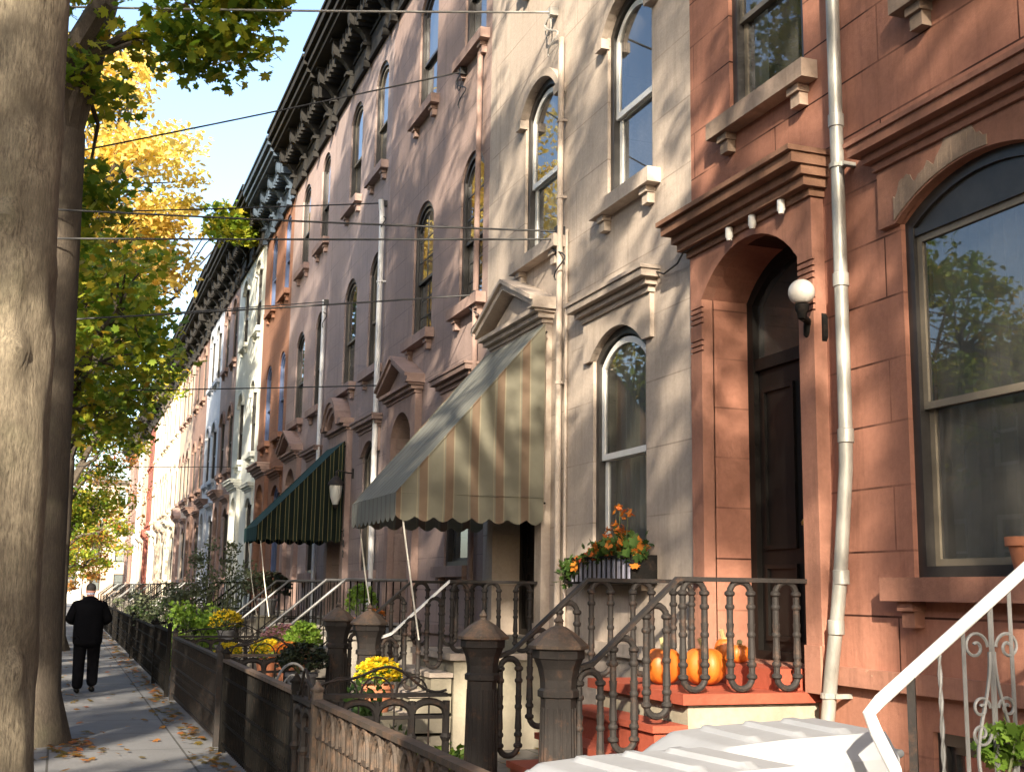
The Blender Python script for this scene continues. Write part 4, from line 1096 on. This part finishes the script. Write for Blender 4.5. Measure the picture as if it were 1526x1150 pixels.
# window flower box on the grey house
fb = thing('window_box', 'iron window box with purple-grey liner and an autumn leaf garland', 'window box', (4.99, 10.7, 1.74), 0)
mb = MB()
for i in range(15):
    y = -.78+1.52*i/14
    mb.box(-.25, -.238, y-.007, y+.007, 0, .24)
MB().box(-.245, -.02, -.78, .74, .005, .02).build('tray', M['iron'], fb)
mb.box(-.255, -.23, -.79, .75, .235, .255); mb.box(-.255, -.23, -.79, .75, 0, .02); mb.box(-.255, -.0, -.8, -.78, 0, .255); mb.box(-.255, -.0, .74, .76, 0, .255)
mb.build('box_guard', M['iron_black'], fb)
mb = MB()
for i in range(46):
    y = -.74+1.42*i/46; x = -.225+.012*(i % 2); mb.box(x, -.02, y, y+1.42/46, .021, .22)
mb.build('liner', M['purplebox'], fb)
rng = np.random.default_rng(77)
n = 520; u = rng.random(n); yy = -.85+1.75*u; zz = .25+.1*np.sin(u*5)+.2*np.clip(.35-u, 0, 1)*rng.random(n)+rng.normal(size=n)*.045 - .16*np.clip(u-.85, 0, 1)*6*rng.random(n)*.8
P = np.stack([-.19+rng.normal(size=n)*.06, yy, zz], 1)
link('garland_leaves', leaves_mesh('garland_leaves', P[:390], .085, M['shrub'], MAPLE, rng, .2), fb)
link('autumn_leaves', leaves_mesh('autumn_leaves', P[390:], .085, M['fl_orange'], MAPLE, rng, .2), fb)
F = np.array([(-.2, -.62, .62), (-.2, -.45, .68), (-.22, -.36, .52), (-.2, -.2, .45), (-.2, -.52, .48), (-.2, .05, .36)]); FF = np.repeat(F, 14, axis=0)+rng.normal(size=(84, 3))*.025
link('blossoms', leaves_mesh('blossoms', FF, .06, M['fl_orange'], OVAL, rng, .4), fb)
mb = MB()
for q in F: mb.tube([(-.18, q[1]*.8, .2), tuple(q)], .005, 4)
mb.build('stems', M['stem'], fb)
# pumpkins
def pumpkin(label, loc, r, hz, seed, stem=.06):
    root = thing('pumpkin', label, 'pumpkin', loc, seed, 'pumpkins on the red stoop'); n = 48; m = 14; mb = MB(); rng = random.Random(seed)
    for i in range(m+1):
        t = PI*i/m
        for k in range(n):
            a = 2*PI*k/n
            rr = r*math.sin(t)**.8*(1-.075*abs(math.cos(5*a))**6*1.0)*(1+.02*math.sin(2*a+seed))
            z = r*hz*(1-math.cos(t)) - (.16*r*math.exp(-(math.sin(t)/.28)**2) if i > m/2 else -.0)
            mb.v.append((rr*math.cos(a), rr*math.sin(a), z))
    for i in range(m):
        for k in range(n): mb.f.append((i*n+k, i*n+(k+1) % n, (i+1)*n+(k+1) % n, (i+1)*n+k))
    mb.build('pumpkin_body', M['pumpkin'], root, smooth=True)
    MB().tube([(0, 0, r*hz*1.8), (.01, 0, r*hz*2), (.03, .01, r*hz*2+stem)], [.03, .018, .022], 7).build('stalk', M['pumpstem'], root)
pumpkin('large pumpkin on the landing, leftmost behind the iron balusters', (4.2, 8.25, 1.0), .15, .9, 1)
pumpkin('large pumpkin on the landing, right of the leftmost one', (4.47, 8.12, 1.0), .165, .84, 2)
pumpkin('small upright pear-shaped pumpkin on the door step behind the balusters', (4.86, 8.5, 1.147), .078, 1.15, 3)
pumpkin('small round pumpkin on the door step beside the pear-shaped one', (4.86, 8.28, 1.147), .078, .9, 4, .02)
# iron garden chair
ch = thing('garden_chair', 'grey scrolled iron garden chair behind the long black fence', 'chair', (2.35, 12.6, 0), PI*.1)
MB().lathe([(.2, .44), (.2, .46), (.001, .465)], (0, 0, 0), 20).build('seat', M['iron'], ch)
mb = MB()
A = [(-.2*math.cos(PI*k/12), .19, .6+.3*math.sin(PI*k/12)) for k in range(13)]
mb.tube([(-.2, .19, .42)]+A+[(.2, .19, .42)], .014, 6)
mb.tube([(p[0]*.6, p[1], .56+(p[2]-.6)*.75) for p in A], .01, 5)
for s in (-1, 1): mb.tube([(s*(.09+p[0]), .19, p[2]) for p in scroll_pts(0, .62, .07, 1.3, PI/2, s)], .009, 5)
mb.build('backrest', M['silver'], ch)
for a in (.8, 2.35, 3.9, 5.5): MB().tube([(.17*math.cos(a), .17*math.sin(a), .45), (.2*math.cos(a), .2*math.sin(a), .2), (.24*math.cos(a), .24*math.sin(a), 0)], .012, 6).build('leg', M['iron'], ch)
# ------------------------------------------------------------------ bins (hinge side towards the houses, +x)
def wheelie(label, loc, rz, tip=0., L=.92, Wd=.72, H=.98):
    root = thing('wheelie_bin', label, 'bin', loc, rz, 'grey wheeled bins in the near yard')
    mb = MB(); s = .8
    a, b = L*.5, Wd*.5
    def ringp(f, z): return [(-a*f+.0, -b*f, z), (a*.86*f, -b*f, z), (a*.86*f, b*f, z), (-a*f, b*f, z)]
    V = ringp(.76, .04)+ringp(.93, H-.16)+ringp(.97, H-.15)+ringp(.97, H-.03)
    F = [(3, 2, 1, 0)]
    for i in range(3):
        for k in range(4): F.append((i*4+k, i*4+(k+1) % 4, (i+1)*4+(k+1) % 4, (i+1)*4+k))
    F.append((12, 13, 14, 15)); mb.add(V, F)
    mb.build('bin_body', M['bin_body'], root)
    # lid: domed with ribs
    nx, ny = 50, 25; lid = MB()
    x0, x1 = -a-.03, a*.9
    def z(u, v):
        e = min(1, min(v, 1-v)*9, u*6)
        d = .08*e + .018*min(1, u*2.2)*min(1, min(v, 1-v)*9)
        if .16 < v < .84:
            for rc in (.3, .54, .77):
                if rc < u < rc+.07: d += .018
        return d
    for i in range(nx+1):
        for j in range(ny+1):
            u = i/nx; v = j/ny
            bx = .07*(abs(2*v-1)**5)*(1-u)
            lid.v.append((x0+bx+(x1-x0-bx)*u, -b-.02+(Wd+.04)*v, z(u, v)))
    for i in range(nx):
        for j in range(ny): q = i*(ny+1)+j; lid.f.append((q, q+1, q+ny+2, q+ny+1))
    base = len(lid.v)
    rim = [i*(ny+1) for i in range(nx+1)] + [nx*(ny+1)+j for j in range(1, ny+1)] + [i*(ny+1)+ny for i in range(nx-1, -1, -1)] + [j for j in range(ny-1, 0, -1)]
    for q in rim: p = lid.v[q]; lid.v.append((p[0], p[1], -.065))
    m = len(rim)
    for i in range(m): lid.f.append((rim[i], rim[(i+1) % m], base+(i+1) % m, base+i))
    lo = lid.build('lid', M['bin'], root, (0, 0, H), smooth=True)
    lo.rotation_euler = (0, -tip, 0)
    MB().tube([(a*.86, -b*.7, H-.02), (a*1.1, -b*.7, H+.02), (a*1.12, b*.7, H+.02), (a*.86, b*.7, H-.02)], .018, 8).build('handle', M['bin_body'], root, smooth=True)
    mb = MB().tube([(a*.95, -b*.6, H-.0), (a*.95, b*.6, H-.0)], .015, 8)
    for sy in (-1, 1): mb.tube([(a*.86, sy*b*.45, H-.03), (a*.99, sy*b*.45, H+.0), (a*.86, sy*b*.45, H+.05)], .014, 6)
    mb.build('hinge', M['rubber'], root)
    for sy in (-1, 1): MB().prism([(a*.78+.13*math.cos(2*PI*k/20), .13+.13*math.sin(2*PI*k/20)) for k in range(20)], 'y', sy*b*.92-.03, sy*b*.92+.03).build('wheel', M['rubber'], root)
    return root
wheelie('grey wheeled bin nearer the camera with a pale ribbed lid', (2.08, 4.15, 0), .12, .02, H=.945)
wheelie('grey wheeled bin beside the stoop with its ribbed lid tilted', (2.98, 4.85, 0), -.05, .05, H=.965)
# ------------------------------------------------------------------ overhead cables and their poles
def pole(label, y):
    root = thing('utility_pole', label, 'utility pole', (-9.6, y, 0), 0, 'utility poles across the road')
    MB().lathe([(.16, -.1), (.13, 6), (.1, 11)], (0, 0, 0), 12).build('pole', M['bark2'], root, smooth=True)
    MB().box(-1., 1., -.05, .05, 10.2, 10.32).build('cross_arm', M['bark2'], root)
pole('timber utility pole across the road, nearer one', 17); pole('timber utility pole across the road, farther one', 33)
def cable(label, P, Q, sag, r=.011, mat='cable', curl=True):
    P = Vector(P); Q = Vector(Q)
    pts = [tuple(P.lerp(Q, i/30) - Vector((0, 0, sag*4*(i/30)*(1-i/30)))) for i in range(31)]
    mb = MB().tube(pts, r, 5)
    if curl:
        x = 4.93; c = [(x-.02-.03*math.sin(k*.7), P.y-.04*k*.25+.12*math.sin(k*.62), P.z-.05-.05*k*.8) for k in range(14)]
        mb.tube([tuple(P)]+c, r*.8, 5)
        mb.tube([(x, P.y+.1+.09*math.cos(k*.5), P.z-.14+.11*math.sin(k*.5)) for k in range(14)], r*.7, 5)
        mb.box(4.9, 5.0, P.y-.04, P.y+.04, P.z-.05, P.z+.05)
    o = mb.build('service_cable', M[mat], None); tag(o, label, 'cable', 'overhead service cables')
LEAF_K = 1.0
def NL(n): return int(n*LEAF_K)
for lb, P, Q, sag, cu in [
    ('highest pale cable, reaching the grey house above its arched window', (4.95, 12.44, 8.35), (-9.6, 17, 8.26), .12, True),
    ('cable rising to the brown-mauve wall between its upper windows', (4.95, 15.94, 9.06), (-9.6, 17, 4.2), .1, True),
    ('upper of two cables meeting at the drainpipe of the grey house', (4.95, 12.18, 5.62), (-9.6, 17, 6.2), .1, True),
    ('lower of two cables meeting at the drainpipe of the grey house', (4.95, 12.18, 5.53), (-9.6, 17, 5.32), .05, False),
    ('cable ending at the top of the white pipe on the pink-grey house', (4.9, 20.5, 8.45), (-9.6, 17, 5.36), .08, True),
    ('cable reaching the sill of the brown-mauve house', (4.95, 15.12, 5.56), (-9.6, 17, 3.92), .1, True),
    ('low cable ending on the white pipe of the pink-grey house', (4.9, 20.4, 5.14), (-9.6, 33, 5.93), .08, False),
    ('cable ending at the pipe of the rose house', (4.9, 25.5, 7.75), (-9.6, 33, 7.17), .1, True),
    ('farthest cable, crossing to the white house', (4.9, 40, 5.5), (-9.6, 33, 4.48), .1, False)]:
    cable(lb, P, Q, sag, .014 if 'highest' in lb else .012, 'cable_pale' if 'highest' in lb else 'cable', cu)
# ------------------------------------------------------------------ the walking man
def skinned(name, verts, edges, radii, mat, parent, sub=2):
    me = bpy.data.meshes.new('tmp'); me.from_pydata(verts, edges, []); o = bpy.data.objects.new('tmp', me); COL.objects.link(o)
    o.modifiers.new('s', 'SKIN'); sd = o.modifiers.new('d', 'SUBSURF'); sd.levels = sub; sd.render_levels = sub
    for i, r in enumerate(radii):
        d = me.skin_vertices[0].data[i]; d.radius = r if isinstance(r, tuple) else (r, r); d.use_root = (i == 0)
    dg = bpy.context.evaluated_depsgraph_get(); m2 = bpy.data.meshes.new_from_object(o.evaluated_get(dg))
    bpy.data.objects.remove(o); m2.name = name; m2.materials.clear(); m2.materials.append(M[mat])
    m2.polygons.foreach_set('use_smooth', [True]*len(m2.polygons))
    return link(name, m2, parent)
man = thing('person', 'man in a black suit walking away along the sidewalk with his head bowed', 'person', (.46, 20.7, 0), -.03)
v = []; e = []; r = []
def jn(p, rad, par=None):
    v.append(p); r.append(rad); i = len(v)-1
    if par is not None: e.append((par, i))
    return i
pel = jn((0, 0, .95), (.155, .115)); sp = jn((0, .0, 1.13), (.15, .11), pel); chs = jn((0, .02, 1.32), (.16, .11), sp); nk0 = jn((0, .05, 1.46), (.07, .065), chs)
nk = jn((0, .1, 1.53), .055, nk0); hd = jn((0, .145, 1.585), (.085, .095), nk); hd2 = jn((0, .17, 1.665), (.066, .078), hd)
jn((0, .245, 1.575), .016, hd)
for s in (-1, 1):
    jn((s*.078, .15, 1.6), .014, hd)
    sh = jn((s*.185, .02, 1.41), .06, chs); el = jn((s*.29, -.02, 1.14), .045, sh); wr = jn((s*.13, .22, 1.1), .03, el); pm = jn((s*.085, .285, 1.11), (.034, .018), wr)
    for k, (dx, ln) in enumerate(((-.03, .055), (-.01, .065), (.01, .06), (.03, .045))):
        a = jn((s*.085+dx*.5, .31, 1.12+dx), .0085, pm); jn((s*.085-s*.02+dx*.3, .31+ln, 1.12+dx), .0075, a)
    a = jn((s*.07, .285, 1.145), .01, pm); jn((s*.055, .32, 1.165), .009, a)
    if s < 0: hp, kn, an, toe = (-.095, 0, .88), (-.1, .03, .5), (-.1, -.02, .09), (-.12, .16, .035)
    else: hp, kn, an, toe = (.095, 0, .88), (.095, .1, .5), (.1, -.0, .13), (.12, .15, .045)
    h_ = jn(hp, .09, pel); k_ = jn(kn, .06, h_); a_ = jn(an, .042, k_); jn(toe, .032, a_)
skinned('body', v, e, r, 'skin', man)
# clothes
v = []; e = []; r = []
a0 = jn((0, -.01, .7), (.235, .17)); a = jn((0, -.01, .82), (.245, .175), a0); b = jn((0, -.01, 1.0), (.245, .17), a); c = jn((0, .0, 1.2), (.25, .16), b); d = jn((0, .03, 1.36), (.21, .14), c); f0 = jn((0, .055, 1.43), (.15, .115), d); f = jn((0, .085, 1.515), (.095, .09), f0)
for s in (-1, 1):
    sh = jn((s*.205, .025, 1.355), .092, d); el = jn((s*.3, -.025, 1.13), .074, sh); jn((s*.16, .19, 1.095), .052, el)
skinned('jacket', v, e, r, 'suit', man)
v = []; e = []; r = []
p_ = jn((0, 0, .9), (.15, .11))
for s in (-1, 1):
    if s < 0: kn, an = (-.105, .03, .5), (-.105, -.02, .045)
    else: kn, an = (.105, .09, .5), (.108, -.01, .095)
    h_ = jn((s*.1, 0, .82), (.115, .125), p_); k_ = jn(kn, .098, h_); jn(an, .09, k_)
skinned('trousers', v, e, r, 'suit', man)
for s, an, toe in ((-1, (-.1, -.07, .045), (-.125, .2, .035)), (1, (.1, -.06, .085), (.125, .19, .045))):
    skinned('shoe', [an, ((an[0]+toe[0])/2, (an[1]+toe[1])/2, .045), toe], [(0, 1), (1, 2)], [(.042, .045), (.048, .04), (.04, .03)], 'shoe', man)
skinned('hair', [(0, .1, 1.57), (0, .125, 1.65), (0, .18, 1.71)], [(0, 1), (1, 2)], [(.074, .055), (.09, .07), (.066, .066)], 'hair', man)
man.scale = (1, 1, .985)
skinned('collar', [(-.07, .09, 1.545), (0, .045, 1.55), (.07, .09, 1.545)], [(0, 1), (1, 2)], [.018, .02, .018], 'shirt', man)
# ------------------------------------------------------------------ trees on this side, from behind the camera to the street end
tree('large near tree with a pale grey-tan trunk marked by old branch scars', (-.385, 8, 0), 6.4, .335, (-1.0, 8, 12.2), (3.2, 3.6, 5.), 50, NL(9500), .14, M['leaf_mix'], 5, M['bark1'], lean=(-.13, 0), big=True)
tree('dark-trunked tree standing just behind the near one', (-.2, 14.3, 0), 6.8, .29, (-.9, 14.3, 12.8), (3.0, 3.4, 4.3), 56, NL(11000), .135, M['leaf_mix'], 6, M['bark2'], lean=(-.12, 0), extra=[((1.15, 13.6, 8.2), (.75, .9, .55), 9, 1250), ((-.1, 14.6, 7.7), (.35, .8, .6), 6, 400), ((-.05, 15.5, 6.2), (.25, .6, 1.0), 6, 400)])
tree('green and orange maple behind the dark trunk', (-.3, 21.5, 0), 4.5, .24, (-.4, 21.8, 6.2), (2.0, 2.2, 1.9), 50, NL(5000), .15, M['leaf_mix'], 7, M['bark2'])
tree('tall golden tree glowing in the sun', (-.1, 34.2, 0), 5., .3, (-.3, 33, 11.6), (3.0, 3.6, 4.9), 130, NL(19000), .19, M['leaf_gold'], 8, M['bark2'], shape=OVAL)
tree('green tree low in front of the golden one', (-.5, 28.2, 0), 4., .22, (-.4, 28, 6.6), (2.0, 2.2, 2.3), 50, NL(6500), .15, M['leaf_green'], 9, M['bark2'])
tree('green maple past the golden tree leaning towards the roofs', (-.4, 42, 0), 4.2, .24, (0., 42, 9.2), (3.0, 2.8, 3.4), 70, NL(8000), .2, M['leaf_green'], 10, M['bark2'], shape=OVAL)
tree('maple with an overhanging branch near the blue-grey cornice', (-.6, 37.8, 0), 6, .22, (.4, 38, 11.5), (2.0, 2.2, 2.2), 30, NL(2500), .2, M['leaf_mix'], 15, M['bark2'], extra=[((4.1, 37, 12.4), (.7, .8, 1.0), 10, 700)])
tree('yellow-green tree midway along the sidewalk', (-.4, 51, 0), 3.4, .2, (.3, 51, 6.6), (2.6, 2.6, 2.9), 55, NL(6000), .2, M['leaf_mix'], 11, M['bark2'], shape=OVAL, extra=[((3.6, 53, 10.2), (1.0, 1.0, .9), 9, 500)])
tree('bare greyish-russet tree further along', (-.3, 62, 0), 3.4, .2, (.6, 62, 6.4), (2.9, 2.6, 3.2), 60, NL(3500), .18, M['leaf_rust'], 12, M['bark2'], shape=OVAL)
tree('small russet tree towards the street end', (-.2, 78, 0), 2.6, .18, (1.0, 78, 4.8), (2.9, 2.6, 2.5), 45, NL(4500), .24, M['leaf_mix'], 13, M['bark2'], shape=OVAL)
tree('orange-red tree at the street end', (-.2, 102, 0), 2.5, .2, (.3, 102, 4.0), (3.6, 2.8, 3.1), 60, NL(6500), .26, M['leaf_rust'], 14, M['bark2'], shape=OVAL)
for i, y in enumerate((-11, -5.2, 1.2)):
    tree(('maple farthest behind the camera', 'maple behind the camera', 'maple beside the camera')[i], (-.5, y, 0), 6., .3, (-1.0, y, (10.2, 12.0, 10.6)[i]), (3.3, 3.4, 3.8), (18, 20, 22)[i], NL((1300, 1700, 1900)[i]), .17, M['leaf_mix'], 50+i, M['bark2'])
for i, y in enumerate((-32, -17.5, -12.5, -6, 1, 8)):
    tree('tall tree across the road behind the camera, outside the photograph', (-9.5, y, 0), 7, .34, (-9.2, y, (14., 14., 15., 15.6, 15.6, 17.)[i]), (4.0, 4.0, (6., 6., 7., 8.5, 8.5, 8.5)[i]), (26, 22, 30, 56, 56, 50)[i], (2600, 2200, 2300, 9000, 9000, 7000)[i], .27, (M['leaf_green'], M['leaf_mix'], M['leaf_green'])[i % 3], 180+i, M['bark2'], shape=OVAL, group='tall trees across the road', name='tall_tree')
for i, y in enumerate((15, 24, 30, 40)):
    tree('tree across the road, seen only as a reflection in the windows', (-9.5, y, 0), 4.5, .26, (-9.3, y, (9, 7.6, 9.4, 8)[i]), (2.6, 2.8, 3.2), (34, 60, 50, 34)[i], (2600, 7000, 5000, 3500)[i], .2, (M['leaf_green'], M['leaf_green'], M['leaf_green'], M['leaf_mix'])[i], 80+i, M['bark2'], shape=OVAL, group='trees across the road')
# fallen leaves
rng = np.random.default_rng(3)
n = 1100; y = 4+50*rng.random(n)**1.6; x = np.where(rng.random(n) < .8, 1.62-np.abs(rng.normal(size=n))*.17, -.9+2.6*rng.random(n)); x = np.where(rng.random(n) < .15, .25+rng.normal(size=n)*.15, x)
y = np.where((x < .7) & (x > -.3) & (rng.random(n) < .4), 13.8+rng.normal(size=n)*.5, y)
P = np.stack([x, y, .015+.02*rng.random(n)], 1)
fl_ = link('fallen_leaves', leaves_mesh('fallen_leaves', P, .085, M['leaf_rust'], MAPLE, rng, 6.))
tag(fl_, 'dry orange and brown leaves scattered along the sidewalk and fence', 'fallen leaves', kind='stuff')
P = np.stack([1.8+3.1*rng.random(500), 4+22*rng.random(500), .015+.02*rng.random(500)], 1)
fl_ = link('fallen_leaves', leaves_mesh('fallen_leaves', P, .085, M['leaf_rust'], MAPLE, rng, 6.))
tag(fl_, 'dry leaves scattered over the paved front yards', 'fallen leaves', kind='stuff')
# ------------------------------------------------------------------ light, sky, camera
w = bpy.data.worlds.new('World'); scene.world = w; w.use_nodes = True
nt = w.node_tree; bg = nt.nodes['Background']; sky = nt.nodes.new('ShaderNodeTexSky'); sky.sky_type = 'NISHITA'; sky.sun_disc = False
SUN = Vector((-1, -2, 1.0)).normalized()
sky.sun_elevation = math.asin(SUN.z); sky.sun_rotation = math.atan2(SUN.x, SUN.y); sky.altitude = 50; sky.air_density = 1.0; sky.dust_density = 2.5; sky.ozone_density = 1.2
nt.links.new(sky.outputs[0], bg.inputs[0]); bg.inputs[1].default_value = .15
ld = bpy.data.lights.new('sun', 'SUN'); ld.energy = 5.0; ld.angle = math.radians(.7); ld.color = (1, .87, .68)
so = bpy.data.objects.new('sun', ld); COL.objects.link(so); so.rotation_euler = (-SUN).to_track_quat('-Z', 'Y').to_euler(); so.location = (-10, -20, 30)
vx, vy, f, a = 90., 872., 1820., 159.
vv = Vector((vx-763, -(vy-575), -f)).normalized(); uu = Vector((a, (f*f+(vx-763)*a)/(vy-575), -f)).normalized(); rr = vv.cross(uu)
cd = bpy.data.cameras.new('camera'); cam = bpy.data.objects.new('camera', cd); COL.objects.link(cam)
cam.matrix_world = Matrix(((*rr, 0), (*vv, 0), (*uu, 1.65), (0, 0, 0, 1)))
cd.sensor_width = 36; cd.lens = f/1526*36; cd.clip_end = 2000; cd.clip_start = .05
scene.camera = cam
scene.view_settings.view_transform = 'Standard'; scene.view_settings.look = 'None'; scene.view_settings.exposure = 1.68; scene.view_settings.gamma = 1
scene.cycles.max_bounces = 8; scene.cycles.transparent_max_bounces = 12; scene.cycles.diffuse_bounces = 4; scene.cycles.caustics_reflective = False; scene.cycles.caustics_refractive = False
